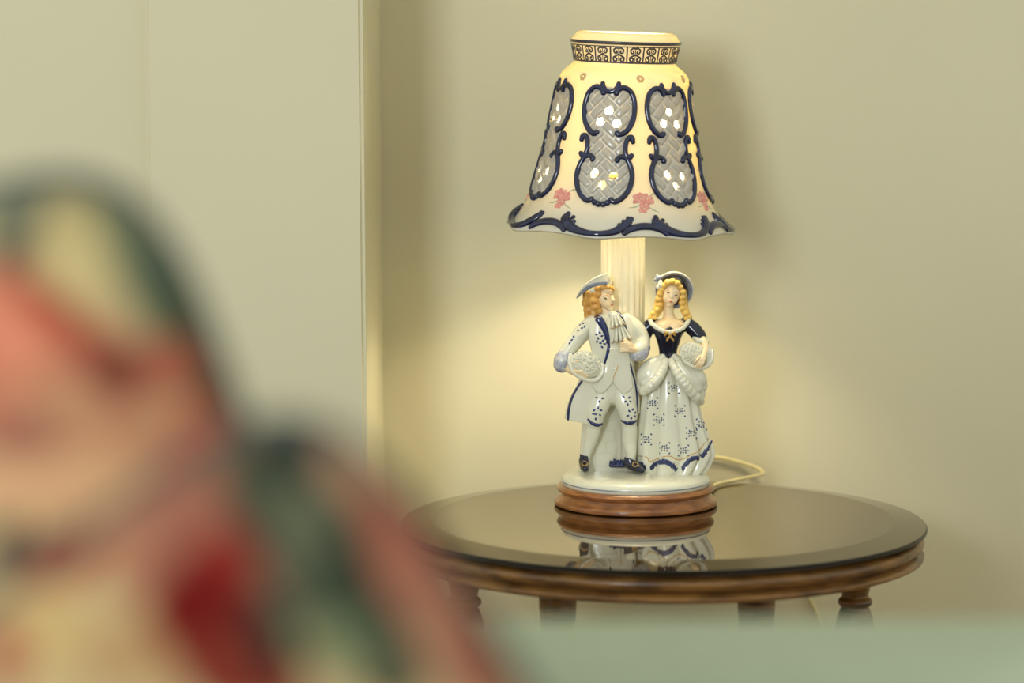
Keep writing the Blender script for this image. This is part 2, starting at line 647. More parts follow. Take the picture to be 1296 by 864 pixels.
# torso with coat
loft(bm, [(773, 394, -1, 9, 8), (772, 400, -2, 20, 11), (772, 408, -3, 29, 14), (772, 420, -4, 29, 16), (773, 438, -5, 26, 16), (775, 458, -5, 23, 15), (775, 478, -4, 25, 17), (775, 497, -3, 27, 18), (775, 508, -2, 22, 15)],
     fold=lambda a, t: 1 + 0.012 * math.sin(9 * a + 4 * t))
# sleeves
ltube(bm, [(750, 409, -2, 11), (738, 420, -5, 11), (725, 436, -8, 10), (716, 448, -9, 9.5), (713, 455, -10, 9)], seg=18)
ltube(bm, [(793, 407, -3, 11), (804, 416, -3, 11.5), (812, 428, -5, 10.5), (812, 438, -12, 9.5), (807, 443, -18, 8)], seg=18)
for (x, y, r) in ((728, 429, 9.6), (720, 440, 9.8), (733, 424, 10.6)):
    ball(bm, x, y, -7, r, r * 0.5, r, rot=(0, -48, 0))
# breeches
ball(bm, 775, 497, -4, 22, 16, 17)
ltube(bm, [(765, 492, -6, 15), (759, 510, -11, 14), (754, 524, -13, 12.2), (753, 534, -13, 10.5)], seg=20)
ltube(bm, [(785, 492, -6, 15), (791, 508, -12, 14), (795, 522, -15, 12.2), (796, 532, -15, 10.5)], seg=20)
# stockings
d1, d2 = -8.0, -10.0
ltube(bm, [(753, 532, -12, 9.2), (751, 545, -10, 9.2), (748, 556, -7, 8.6), (743, 572, d1 + 2, 6.2), (740, 584, d1 + 4, 6)], seg=18)
ltube(bm, [(796, 531, -14, 9.4), (797, 545, -12, 9.8), (797, 558, -9, 9.4), (799, 572, d2 - 1, 6.8), (798, 585, d2 + 2, 6.3)], seg=18)
# coat tails
lsheet(bm, [[(757, 466, -17), (748, 466, -14), (741, 467, -4), (748, 467, 12), (768, 467, 16)],
            [(754, 490, -20), (742, 489, -15), (731, 488, -4), (738, 488, 14), (768, 490, 20)],
            [(756, 512, -20), (738, 511, -14), (721, 509, -2), (728, 509, 18), (768, 512, 24)],
            [(759, 540, -19), (737, 535, -13), (717, 530, 0), (724, 531, 22), (768, 540, 28)]], 3.2)
lsheet(bm, [[(790, 460, -18), (797, 460, -13), (800, 460, -4), (790, 460, 14)],
            [(795, 485, -20), (802, 485, -15), (805, 485, -5), (795, 485, 17)],
            [(798, 505, -20), (804, 505, -15), (808, 505, -5), (795, 505, 20)],
            [(800, 524, -18), (805, 524, -13), (808, 523, -4), (795, 524, 22)]], 3.0)
# coat fronts standing proud of the waistcoat
lsheet(bm, [[(748, 404, -14), (756, 402, -17), (763, 404, -17)],
            [(746, 425, -18), (758, 424, -21), (769, 424, -20)],
            [(750, 445, -17), (760, 446, -21), (769, 446, -20)],
            [(750, 468, -16), (757, 468, -20), (763, 466, -19)]], 3.4)
lsheet(bm, [[(787, 398, -12), (794, 400, -13), (799, 404, -9)],
            [(794, 418, -17), (799, 418, -16), (804, 420, -11)],
            [(797, 440, -17), (800, 440, -16), (803, 440, -12)],
            [(796, 464, -17), (799, 464, -15), (801, 464, -10)]], 3.2)
# waistcoat flaps
lsheet(bm, [[(763, 440, -20), (772, 440, -22), (779, 440, -23)],
            [(762, 462, -20), (770, 462, -22), (778, 462, -22.5)],
            [(755, 478, -21), (765, 480, -23), (776, 479, -22.5)],
            [(749, 489, -20), (761, 497.5, -23), (775.5, 484, -23)]], 3.0)
lsheet(bm, [[(779, 440, -23), (788, 440, -22), (796, 440, -19)],
            [(779, 462, -22.5), (788, 462, -22), (797, 462, -19)],
            [(777, 479, -22.5), (788, 480, -23), (799, 478, -20)],
            [(777, 485, -23), (789, 498, -23), (801, 490, -20)]], 3.0)
MAN = fuse('gentleman_figurine', bm, 'porcelain', LAMP, 0.00055, 3, label='porcelain gentleman in long blue trimmed white coat')
# head
bm = B()
ball(bm, 760, 376, 1, 11, 13, 12)
ball(bm, 766, 377, -5, 10, 14, 10, rot=(0, -8, 0))
ball(bm, 769, 383, -8, 7.5, 9, 7, rot=(0, -10, 0))
ball(bm, 772, 390, -10, 4.0, 3.6, 3.8)
ball(bm, 769, 368, -8, 7.5, 5.5, 6.5)
ball(bm, 766, 384, -10.5, 4.5, 4.5, 4.0)
ball(bm, 774.5, 380, -12, 3.0, 4, 3.4)
ltube(bm, [(773.5, 373, -13.5, 1.5), (776.0, 379.5, -17, 2.0)], seg=10)
ball(bm, 776.3, 380.6, -16.2, 2.0, 1.7, 2.0)
ball(bm, 775, 386, -13.5, 2.4, 1.6, 2.0)
ltube(bm, [(765, 386, 0, 7.5), (769, 396, -3, 7.5), (772, 404, -3, 8)], seg=16)
HEADM = fuse('head', bm, 'flesh', MAN, 0.00035, 3, label='pale painted face turned to one side')
# hair
bm = B()
ball(bm, 750, 376, 5, 13, 15, 15)
for (x, y, d, r) in ((744, 383, 4, 8), (746, 392, 3, 8), (752, 397, 1, 7.5), (745, 399, 5, 6.5), (757, 372, -9, 6), (752, 380, -7, 7), (754, 388, -7, 6.5), (758, 393, -6, 5), (750, 400, -1, 5),
                     (748, 370, -4, 8), (756, 364, -11, 5), (763, 363, -13, 4.4), (769, 363, -13, 3.6), (774, 364, -11, 3.4), (776, 367, -9, 2.4), (760, 383, -8.5, 3.6)):
    ball(bm, x, y, d, r, r * 0.9, r)
hm = fuse('hair', bm, 'hair_m', MAN, 0.0004, 20, label='auburn gold curled hair')
# tricorn hat
bm = B()
ball(bm, 752, 364, 2, 15, 10, 15, rot=(0, -22, 0))
lsheet(bm, [[(730, 378, -1), (738, 371, -11), (750, 364, -17), (762, 361, -17), (770, 361, -13)],
            [(729.5, 377, -1), (737, 366, -13), (749, 357, -19), (760, 353, -19), (769.5, 352, -14)],
            [(729.5, 376.5, -1), (736, 364, -13.5), (749, 353.5, -20), (760, 348, -20), (768.5, 345, -14)]], 2.0)
lsheet(bm, [[(730, 378, -1), (738, 372, 12), (752, 366, 20), (765, 364, 16)],
            [(729.5, 376.5, -1), (740, 361, 15), (754, 354, 23), (769, 352, 18)]], 2.0)
lsheet(bm, [[(770, 361, -13), (772, 362, -4), (771, 363, 8), (765, 364, 16)],
            [(769.5, 349, -14), (774, 357, -4), (774, 356, 8), (769, 352, 18)]], 2.0)
hat = fuse('tricorn_hat', bm, 'porcelain', MAN, 0.00035, 2, label='white tricorn hat with grey blue turned up band')
hs = Surf([hat])
g = []
low = cr([(730.5, 377), (738, 371.5), (747, 364.5), (757, 361.0), (768.5, 360.0)], 6)
top = cr([(731, 374.5), (739, 364.5), (749, 358.2), (758, 356.4), (768.5, 355.4)], 6)
for t in (0.0, 0.33, 0.66, 1.0):
    row = []
    for a, b in zip(low, top):
        h = hs.hit(a[0] + (b[0] - a[0]) * t, a[1] + (b[1] - a[1]) * t)
        row.append(h[0] + h[1] * 0.15 * S if h else None)
    g.append(row)
g = [[r[j] for j in range(len(low)) if all(rr_[j] is not None for rr_ in g)] for r in g]
bm = B()
sheet(bm, g, 0.9 * S)
obj('hat_band', bm, 'greyblue', MAN)
# face paint
fs = Surf([HEADM])
bm = B()
fs.blob(bm, 766.3, 377.6, 2.3, 0.95, -22, 0.4)
fs.blob(bm, 773.2, 372.6, 1.2, 1.0, 0, 0.4)
obj('eye', bm, 'ink', MAN)
bm = B()
fs.trim(bm, [(763.2, 375.6, 0.35), (766, 373.8, 0.5), (769, 373.2, 0.35)], 4, 0.5, 6)
obj('eyebrow', bm, 'hair_m', MAN)
bm = B()
fs.blob(bm, 774.6, 385.6, 2.0, 0.9, 18, 0.4)
obj('lips', bm, 'lip', MAN)
# cravat ruffles
bm = B()


def ruffle(bm, x0, y0, x1, y1, w0, w1, d, waves, amp, th=1.3, n=28):
    ux, uy = x1 - x0, y1 - y0
    ln = math.hypot(ux, uy)
    nx, ny = -uy / ln, ux / ln
    g = []
    for i in range(7):
        t = i / 6
        row = []
        for j in range(n + 1):
            s_ = j / n * 2 - 1
            w = w0 + (w1 - w0) * t
            wav = math.sin(s_ * waves * PI + 0.6)
            dd = d - amp * t * wav - 3 * (1 - s_ * s_) * t
            row.append(L(x0 + ux * t + nx * s_ * w + 0, y0 + uy * t + ny * s_ * w + amp * 0.25 * t * wav, dd))
        g.append(row)
    sheet(bm, g, th * S)
    return g


ball(bm, 775, 397, -12, 6, 4.5, 5)
g1 = ruffle(bm, 777, 396, 782, 413, 4, 9.5, -24, 3.2, 2.6)
g2 = ruffle(bm, 783, 411, 787, 431, 5, 13, -22, 4.2, 2.6)
jab = obj('ruffled_cravat', bm, 'porcelain', MAN, label='white ruffled cravat with gold edges')
bm = B()
for g in (g1, g2):
    tube(bm, g[-1], 0.75 * S, 6)
obj('cravat_edging', bm, 'gold', MAN)
ms = Surf([MAN, jab])
ms0 = Surf([MAN])
# blue collar and trims
bm = B()
ms0.trim(bm, [(755, 401, 4.0), (759, 405, 5.0), (764, 413, 4.5), (768, 424, 3.2), (770.5, 437, 2.4), (768, 450, 1.8), (765, 460, 1.4)], 8, 0.45)
obj('coat_collar', bm, 'blue', MAN, label='cobalt blue coat collar')
bm = B()
ms0.trim(bm, [(778, 391, 1.6), (783, 396, 2.8), (788, 402, 3.0), (791, 411, 2.4), (794, 418, 1.2)], 8, 0.45)
obj('coat_collar', bm, 'blue', MAN)
for pts in ([(736.5, 482, 1.8), (729, 493, 2.0), (722.5, 507, 2.2), (719.5, 520, 2.4), (718.8, 530, 2.2)],
            [(797.8, 461, 1.5), (800, 470, 1.6), (803.5, 483, 1.7), (806, 500, 1.7), (806.8, 521, 1.6)]):
    bm = B()
    ms0.trim(bm, pts, 8, 0.5)
    obj('coat_trim', bm, 'blue', MAN)
for pts in ([(744.5, 531, 1.6), (750, 536, 2.3), (757, 538, 2.3), (762, 536.5, 1.6)], [(787, 532.5, 1.6), (793, 535, 2.4), (800, 535, 2.4), (805, 532.5, 1.6)]):
    bm = B()
    ms0.trim(bm, pts, 6, 0.6)
    obj('knee_band', bm, 'blue', MAN)
bm = B()
ms0.trim(bm, [(782, 463, 0.5), (780.5, 468, 0.6), (777, 476, 0.6), (776, 483, 0.5)], 6, 0.5, 6)
obj('waistcoat_opening', bm, 'gold', MAN)
bm = B()
for y in (446, 453, 460, 467, 474):
    ms0.blob(bm, 780.5 - (y - 446) * 0.13, y, 1.2, 1.2, 0, 0.8)
obj('waistcoat_buttons', bm, 'porcelain', MAN)


def leaves(bm, surf, pts, r=2.1):
    for (x, y, a) in pts:
        surf.blob(bm, x, y, r, r * 0.62, a, 0.4)


random.seed(11)
for pts in ([(755, 423, 30), (759, 421, -40), (762, 425, 20), (757, 428, -60), (763, 431, 50), (766, 428, 80), (760, 434, 0), (765, 435, -30), (768, 433, 60), (762, 439, -50), (755.5, 432, 70)],
            [(734, 411, 40), (738, 409, -50), (736.5, 415, 10), (740, 413, 70), (731.5, 418, -40), (723.5, 430, 20), (726, 426, -60), (721, 434, 50)],
            [(755, 503, -30), (758.5, 508, 60), (763, 504, 10), (752, 519, 40), (757, 516, 70), (760.5, 519, -20), (754, 524, 10), (759.5, 525, -60), (754, 530, 80), (751, 523.5, 0)],
            [(789, 502, -40), (796.5, 503, 50), (791.5, 508, 20), (798, 508, -30), (794.5, 512, 80), (796.5, 520, -50), (801, 518, 40), (794.5, 526, 20), (804, 522, 70), (799, 529, -80), (803.5, 526.5, 0)]):
    bm = B()
    leaves(bm, ms0, pts)
    obj('painted_sprig', bm, 'dot', MAN)
# cuffs
bm = B()
ltube(bm, [(719, 447, -9, 10), (713, 455, -11, 11.5), (711, 461, -12, 10.8)], seg=20)
ltube(bm, [(709, 451, -13, 3), (713, 461, -17, 3.4), (722, 464, -17, 2.5)], seg=10)
fuse('cuff', bm, 'lilac', MAN, 0.0005, 3, label='pale lilac blue cuff')
bm = B()
ltube(bm, [(815, 440, -10, 8.5), (811, 447, -15, 9.6), (806, 449, -19, 8.5)], seg=20)
fuse('cuff', bm, 'lilac', MAN, 0.0005, 3)
# hands
bm = B()
ltube(bm, [(713, 460, -13, 5.5), (721, 467, -18, 5.2), (728, 471, -23, 4.8)], seg=14)
for i, (dx, dy) in enumerate(((0, 0), (2, 2.6), (4.5, 5.0), (7.5, 7.0))):
    ltube(bm, [(724 + dx, 467 + dy, -23, 2.0), (731 + dx, 470 + dy * 0.9, -27 + i * 0.6, 1.8), (737 + dx, 470 + dy * 0.8, -29 + i, 1.5)], seg=10)
ltube(bm, [(720, 463, -19, 2.1), (726, 459, -24, 1.9), (731, 457, -27, 1.6)], seg=10)
fuse('hand', bm, 'flesh', MAN, 0.0004, 2)
bm = B()
ltube(bm, [(808, 445, -19, 5.5), (801, 442, -23, 5.4), (796, 440, -26, 4.8)], seg=14)
for i, dy in enumerate((-5.0, -1.8, 1.4, 4.4)):
    ltube(bm, [(799, 441 + dy * 0.7, -27, 2.0), (792, 439 + dy, -29, 1.9), (786, 440 + dy, -27.5, 1.6)], seg=10)
ltube(bm, [(800, 437, -26, 2.1), (794, 432, -27.5, 1.9), (790, 430, -27.5, 1.5)], seg=10)
fuse('hand', bm, 'flesh', MAN, 0.0004, 2)
# flower basket under the arm
bm = B()
ball(bm, 742, 461, -20, 21, 17, 8, rot=(0, 28, 0))
q = cr([(722, 449, -20), (721, 460, -23), (727, 472, -25), (740, 480, -26), (754, 481, -26), (762, 473, -25), (763, 462, -23)], 8)
tube(bm, [L(*a) for a in q], 2.8 * S, 10)
BSK = fuse('flower_basket', bm, 'porcelain', MAN, 0.0006, 2, label='white basket heaped with tiny flowers')
bs = Surf([BSK])
bm = B()
random.seed(3)
for i in range(170):
    a, r_ = random.random() * 2 * PI, math.sqrt(random.random())
    x, y = math.cos(a) * r_ * 18, math.sin(a) * r_ * 14
    bs.blob(bm, 742 + x * 0.88 - y * 0.47, 459 + y * 0.88 + x * 0.47, 1.5 + random.random() * 0.9, None, 0, 1.5, 7, 0.2)
obj('basket_flowers', bm, 'porcelain', MAN, kind='stuff')
# shoes
bm = B()
ltube(bm, [(738.5, 583, d1 + 5, 6.4), (739.5, 588, d1 - 2, 6.6), (740.5, 592, d1 - 12, 6.0), (741, 593, d1 - 18, 4.2)], seg=16)
ball(bm, 738.5, 578, d1 + 1, 5, 4, 4)
lsheet(bm, [[(734, 574, d1 - 3), (738, 576, d1 - 5), (744, 577, d1 - 4)], [(734, 584, d1 - 3), (739, 584, d1 - 6), (745, 584, d1 - 3)]], 2.2)
sh1 = fuse('shoe', bm, 'navy', MAN, 0.0005, 3, label='navy buckled shoe')
bm = B()
ltube(bm, [(795, 586, d2 + 3, 6.5), (801, 589, d2 - 4, 6.6), (808, 592, d2 - 11, 5.6), (812.5, 595, d2 - 16, 3.8)], seg=16)
lsheet(bm, [[(790, 578, d2 - 3), (797, 580, d2 - 6), (804, 583, d2 - 5)], [(791, 588, d2 - 4), (798, 590, d2 - 8), (804, 591, d2 - 9)]], 2.4)
sh2 = fuse('shoe', bm, 'navy', MAN, 0.0005, 3)
for so, bx_, by_ in ((sh1, 740, 586.5), (sh2, 804, 587.5)):
    ss = Surf([so])
    bm = B()
    ss.trim(bm, [(bx_ + 3.6 * math.cos(a), by_ + 2.8 * math.sin(a), 0.8) for a in [2 * PI * j / 10 for j in range(11)]], 2, 0.9, 6)
    obj('buckle', bm, 'gold', MAN)
# blue painted grass tufts by the shoes
gs = Surf([PED, porc_base])
for cx, cy, w in ((782, 588, 9), (808, 590, 6)):
    bm = B()
    for i in range(7):
        x = cx - w + 2 * w * i / 6
        dd = -4.0
        ltube(bm, [(x, cy + 1, dd, 2.6), (x + random.uniform(-1, 1), cy - 2 - random.random() * 3, dd + 3, 1.8), (x + random.uniform(-2, 2), cy - 4 - random.random() * 5, dd + 4, 0.5)], 3, 8)
    fuse('grass_tuft', bm, 'blue', MAN, 0.0005, 2)

# ------------------------------------------------------------------ lady


def skirt_fold(a, t):
    b_ = a + 0.35 * t * t
    return 1 + (0.06 + 0.27 * t ** 0.7) * (abs(math.sin(5.5 * b_ + 0.9 + 0.9 * math.sin(2 * b_))) ** 0.9 - 0.62) + 0.02 * t * math.sin(5 * a + 2)


bm = B()
hz = dep_at(850, 603)
loft(bm, [(846, 450, 2, 11, 10), (846, 462, 2, 19, 15), (846, 478, 2, 28, 19), (847, 500, 1, 33, 22), (848, 525, 1, 37, 24), (851, 550, 1, 42, 26), (855, 572, 1, 45, 27), (853, 588, 1, 42, 27), (851, 598, 1, 38, 27)],
     n=7, seg=220, fold=skirt_fold)
# trailing hem at the side
ltube(bm, [(884, 545, 2, 8), (889, 560, 0, 9), (890, 573, -3, 8), (884, 584, -8, 6)], seg=14)
# paniers gathered at the hips
ltube(bm, [(838, 453, -8, 6), (829, 463, -10, 13), (820, 476, -10, 15), (814, 488, -8, 10)], seg=24)
ltube(bm, [(835, 462, -15, 7), (828, 474, -18, 9), (818, 485, -18, 8)], seg=16)
ltube(bm, [(854, 453, -8, 6), (864, 466, -9, 14), (874, 482, -8, 17), (882, 498, -5, 11)], seg=24)
ltube(bm, [(860, 462, -16, 7), (871, 477, -18, 9), (881, 491, -14, 8)], seg=16)
ltube(bm, [(870, 462, -12, 8), (883, 478, -10, 11), (889, 488, -7, 7)], seg=16)
ltube(bm, [(872, 490, -12, 8), (883, 503, -8, 8), (887, 508, -5, 5)], seg=16)
LADY = fuse('lady_figurine', bm, 'porcelain', LAMP, 0.00055, 3, label='porcelain lady in navy bodice and white flounced skirt')
# ruffled edging of the overskirt
for path in ([(843, 456, -16), (839, 468, -21), (832, 480, -25), (823, 489, -25), (813, 496, -18)], [(849, 456, -16), (855, 468, -23), (863, 481, -26), (872, 492, -24), (884, 505, -15)]):
    bm = B()
    q = cr(path, 10)
    for i, a in enumerate(q):
        r_ = 3.6 + 1.3 * math.sin(i * 1.55) + 1.8 * min(1, i / 16)
        ball(bm, a[0], a[1], a[2], r_, r_ * 1.0, r_ * 0.9, seg=10)
    fuse('skirt_ruffle', bm, 'porcelain', LADY, 0.0005, 2)
# bodice
bm = B()
loft(bm, [(847, 404, 3, 20, 9), (847, 409, 1, 27, 12), (847, 415, -2, 24, 14), (846, 424, -3, 17.5, 14.5), (846, 434, -2, 14, 12), (845.5, 443, 0, 11.5, 11), (845.5, 452, 0, 10.5, 11), (846, 457, -1, 5, 6)], seg=40)
ltube(bm, [(826, 409, 2, 8.5), (819, 417, 3, 9.5), (813, 428, 4, 9), (808, 440, 4, 8)], seg=18)
ltube(bm, [(868, 409, 2, 8.5), (877, 416, 0, 9.5), (885, 425, -3, 9)], seg=18)
bod = fuse('bodice', bm, 'navy', LADY, 0.00045, 3, label='glossy navy bodice with tight sleeves')
# neck, shoulders
bm = B()
ltube(bm, [(847, 380, 0, 6.5), (846, 392, 0, 6.2), (846.5, 400, 1, 7.5), (847, 407, 1, 12)], seg=18)
ball(bm, 847, 410, -2, 22, 8, 12)
ball(bm, 841, 413, -8, 8, 7, 8)
ball(bm, 854, 413, -8, 8, 7, 8)
fuse('neckline', bm, 'flesh', LADY, 0.0004, 4)
# lace collar
bm = B()
q = cr([(822, 403, -4), (826, 410, -11), (834, 416, -17), (844, 420, -19), (854, 419, -19), (864, 415, -15), (870, 408, -9), (872, 402, -3)], 8)
for i, a in enumerate(q):
    r_ = 2.6 + 0.7 * math.sin(i * 1.9)
    ball(bm, a[0], a[1], a[2], r_, r_, r_, seg=10)
fuse('lace_collar', bm, 'porcelain', LADY, 0.0004, 1, label='white lace collar')
# gold bow
bm = B()
ball(bm, 848, 423, -20, 2.0)
for s_ in (-1, 1):
    ltube(bm, [(848, 423, -20, 1.5), (848 + 4.5 * s_, 420.5, -20, 2.8), (848 + 6 * s_, 424, -19, 1.4)], 4, 10)
    ltube(bm, [(848, 424, -20, 1.2), (848 + 2.5 * s_, 428, -19, 1.6), (848 + 4 * s_, 430.5, -17.5, 1.2)], 4, 10)
fuse('bow', bm, 'gold', LADY, 0.00035, 1, label='gold bow')
# head, tilted
bm = B()
ball(bm, 851, 368, 2, 11, 12.5, 11, rot=(0, 14, 0))
ball(bm, 850, 371.5, -5, 11, 13.2, 9.4, rot=(0, 14, 0))
ball(bm, 848.2, 379, -7, 8.4, 7.6, 6.8, rot=(0, 14, 0))
ball(bm, 847.2, 385.5, -9.5, 3.4, 3.0, 3.2)
ball(bm, 843.5, 377, -9, 4.4, 4.8, 4.0)
ball(bm, 853.5, 379, -9, 4.2, 4.8, 4.0)
ltube(bm, [(851.6, 370.5, -12.6, 1.1), (850.4, 376.2, -14.6, 1.5)], seg=10)
ball(bm, 850.3, 377.0, -14.2, 1.6, 1.3, 1.5)
ball(bm, 849.3, 381.6, -13.2, 2.8, 1.4, 2.0, rot=(0, 14, 0))
HEADW = fuse('head', bm, 'flesh', LADY, 0.00035, 3, label='pale painted face tilted sideways')
ws = Surf([HEADW])
for (x, y) in ((845.8, 370.3), (855.8, 373.4)):
    bm = B()
    ws.blob(bm, x, y, 2.1, 0.95, -14, 0.4)
    obj('eye', bm, 'ink', LADY)
    bm = B()
    ws.trim(bm, [(x - 2.4, y - 2.6, 0.25), (x + 0.3, y - 3.2, 0.4), (x + 2.6, y - 1.7, 0.25)], 4, 0.5, 6)
    obj('eyebrow', bm, 'hair_w', LADY)
bm = B()
ws.blob(bm, 849.2, 381.6, 2.3, 1.0, -14, 0.45)
obj('lips', bm, 'lip', LADY)
# hair curls
bm = B()
ball(bm, 852, 366, 5, 13, 14, 10)
for (x, y, d, r) in ((841, 361, -9, 4.6), (845, 357, -11, 4.8), (851, 356, -12, 4.8), (857, 358, -12, 4.6), (861, 363, -10, 4.4), (864, 369, -8, 4.4), (837, 366, -7, 4.2), (864, 376, -6, 4.6), (863, 383, -5, 4.8),
                     (864, 390, -5, 4.8), (868, 396, -6, 4.6), (872, 401, -6, 3.8), (835, 372, -6, 4.6), (834, 379, -5, 4.8), (835, 386, -5, 4.8), (832, 392, -6, 5), (827, 397, -6, 4.6), (823, 402, -6, 3.4), (829, 402, -8, 3.4), (868, 403, -8, 3)):
    ball(bm, x, y, d, r, r * 0.85, r)
ltube(bm, [(838, 368, 0, 6), (835, 382, 0, 6.5), (832, 394, -1, 6), (826, 401, -3, 4)], seg=14)
ltube(bm, [(864, 370, 0, 6), (865, 384, 0, 6), (867, 394, -1, 5.5), (873, 402, -3, 3.5)], seg=14)
fuse('hair', bm, 'hair_w', LADY, 0.0004, 18, label='yellow gold ringlets')
# wide brimmed bonnet: a saucer tilted back around the head


def saucer(prof, seg=64, sx=1.0, sz=1.0, tilt=16, roll=12):
    c = L(853, 364, 6)
    mt = Matrix.Translation(c) @ Matrix.Rotation(math.radians(roll), 4, 'Y') @ Matrix.Rotation(math.radians(tilt), 4, 'X')
    R = []
    for r, y in prof:
        R.append([mt @ (Vector((r * sx * math.cos(a), y, r * sz * math.sin(a))) * S) for a in [2 * PI * j / seg for j in range(seg)]])
    return R


bm = B()
rings(bm, saucer([(0.5, 16), (10, 15), (15, 10), (16.5, 3), (19, -3), (22, -7), (24.6, -9), (25.6, -8), (24.4, -5.5), (20.5, -1), (18, 5), (16.5, 12), (11, 18), (0.5, 19)], sx=0.97, sz=0.98))
bon = obj('bonnet', bm, 'porcelain', LADY, label='white bonnet with wide grey blue brim')
bm = B()
rings(bm, saucer([(12, 8), (15.6, 2.6), (18.6, -3.6), (21.5, -7.4), (23.9, -9.5), (23.9, -9.2), (21.5, -7.0), (18.6, -3.0), (15.6, 3.4), (12, 9)], sx=0.97, sz=0.98), closed=True, cap=False)
obj('brim_lining', bm, 'greyblue', LADY)
bm = B()
for (x, y, r) in ((833, 352, 3.6), (830, 354, 2.6), (836, 351, 2.8), (832, 349, 2.2)):
    ball(bm, x, y, -6, r)
fuse('bonnet_rosette', bm, 'greyblue', LADY, 0.0004, 1)
bm = B()
for (x, y, r) in ((836, 360, 4), (833, 363, 3), (839, 362, 3), (836, 357, 3)):
    ball(bm, x, y, -8, r)
fuse('bonnet_flower', bm, 'porcelain', LADY, 0.0004, 1)
# sleeve frill, arm, hand
bm = B()
for i in range(15):
    a = 2 * PI * i / 15
    ball(bm, 887 + 7.6 * math.cos(a), 429 + 2.6 * math.sin(a) + 0.34 * 7 * math.cos(a), -5 - 8 * math.sin(a), 3.0 + 0.7 * (i % 2), seg=10)
fuse('sleeve_frill', bm, 'porcelain', LADY, 0.0004, 1)
bm = B()
ltube(bm, [(888, 428, -7, 5), (893, 438, -16, 4.4), (891, 449, -24, 4), (888, 455, -28, 4)], seg=14)
for i, dx in enumerate((-2.8, -0.6, 1.6, 3.6)):
    ltube(bm, [(888 + dx, 454, -29, 1.7), (886 + dx, 460, -31, 1.6), (883 + dx, 464, -30, 1.3)], seg=8)
ltube(bm, [(886, 451, -29, 1.8), (882, 455, -32, 1.5), (880, 458, -32, 1.3)], seg=8)
fuse('arm', bm, 'flesh', LADY, 0.0004, 2)
bm = B()
ltube(bm, [(808, 440, 3, 5), (806, 448, 0, 4.6), (808, 454, -3, 4)], seg=14)
fuse('arm', bm, 'flesh', LADY, 0.0004, 2)
# lace basket
bm = B()
ball(bm, 877, 447, -18, 18, 14, 8, rot=(0, 22, 0))
ball(bm, 893, 450, -16, 9.5, 14, 8)
ltube(bm, [(862, 445, -20, 2.2), (866, 456, -23, 2.4), (878, 464, -25, 2.5), (892, 465, -24, 2.4), (901, 456, -21, 2.2), (902, 444, -19, 2)], seg=10)
BK2 = fuse('lace_basket', bm, 'porcelain', LADY, 0.0005, 2, label='white lace basket on her arm')
b2 = Surf([BK2])
bm = B()
random.seed(8)
for i in range(150):
    a, r_ = random.random() * 2 * PI, math.sqrt(random.random())
    x, y = math.cos(a) * r_ * 17, math.sin(a) * r_ * 11.5
    b2.blob(bm, 878 + x - y * 0.3, 447 + y + x * 0.25, 1.2 + random.random() * 0.8, None, 0, 1.2, 7, 0.2)
obj('basket_flowers', bm, 'porcelain', LADY, kind='stuff')
# painted skirt motifs
ls = Surf([LADY])
for (cx, cy) in ((853, 491), (826, 510), (860.5, 520), (834, 531), (888, 537), (818, 556), (875, 548), (841, 567), (865, 570), (847, 540)):
    if (cx, cy) == (847, 540):
        continue
    bm = B()
    for i in range(3):
        for j in range(3):
            ls.blob(bm, cx + (i - 1) * 2.9 + random.uniform(-0.7, 0.7), cy + (j - 1) * 2.9 + random.uniform(-0.7, 0.7), random.uniform(1.1, 1.7), random.uniform(0.8, 1.1), random.uniform(-80, 80), 0.35)
    for sx_ in (-1, 1):
        for sy_ in (-1, 1):
            ls.blob(bm, cx + sx_ * 6.2, cy + sy_ * 6.6, 1.5, 1.0, 45 * sx_ * sy_, 0.35)
    for sx_, sy_ in ((-6, 0), (6, 0)):
        ls.blob(bm, cx + sx_, cy + sy_, 0.9, 0.8, 0, 0.3)
    if len(bm.verts):
        obj('painted_motif', bm, 'dot', LADY)
# hem: gold line, blue brushed flounce
bm = B()
ls.trim(bm, [(809, 577, 0.6), (818, 578, 0.7), (823, 584, 0.7), (835, 579, 0.7), (848, 577, 0.7), (856, 581.5, 0.7), (866, 580, 0.7), (876, 574.5, 0.7), (884, 571, 0.7), (890, 563, 0.7), (897, 554, 0.6)], 8, 0.6, 6)
obj('hem_line', bm, 'gold', LADY)
for x0, y0, x1, y1, bend in ((824, 593, 856, 595, -9), (864, 594, 884, 581, -5), (888, 578, 900, 561, 2), (809, 588, 816, 594, -2)):
    bm = B()
    n_ = max(5, int(abs(x1 - x0) / 1.6))
    for i in range(n_ + 1):
        t = i / n_
        x, y = x0 + (x1 - x0) * t, y0 + (y1 - y0) * t + bend * 4 * t * (1 - t)
        ls.blob(bm, x, y - 1.0, 1.5, 3.4 + random.random() * 1.2, random.uniform(-18, 18) + (1 - 2 * t) * 25, 0.7)
    if len(bm.verts):
        obj('hem_flounce_paint', bm, 'blue', LADY)
bm = B()
ltube(bm, [(836, 594, dep_at(838, 598), 5), (843, 595, dep_at(842, 598) - 8, 4.5), (849, 596, dep_at(845, 598) - 10, 3.4)], seg=14)
fuse('shoe', bm, 'navy', LADY, 0.0005, 2, label='navy shoe toe under the hem')

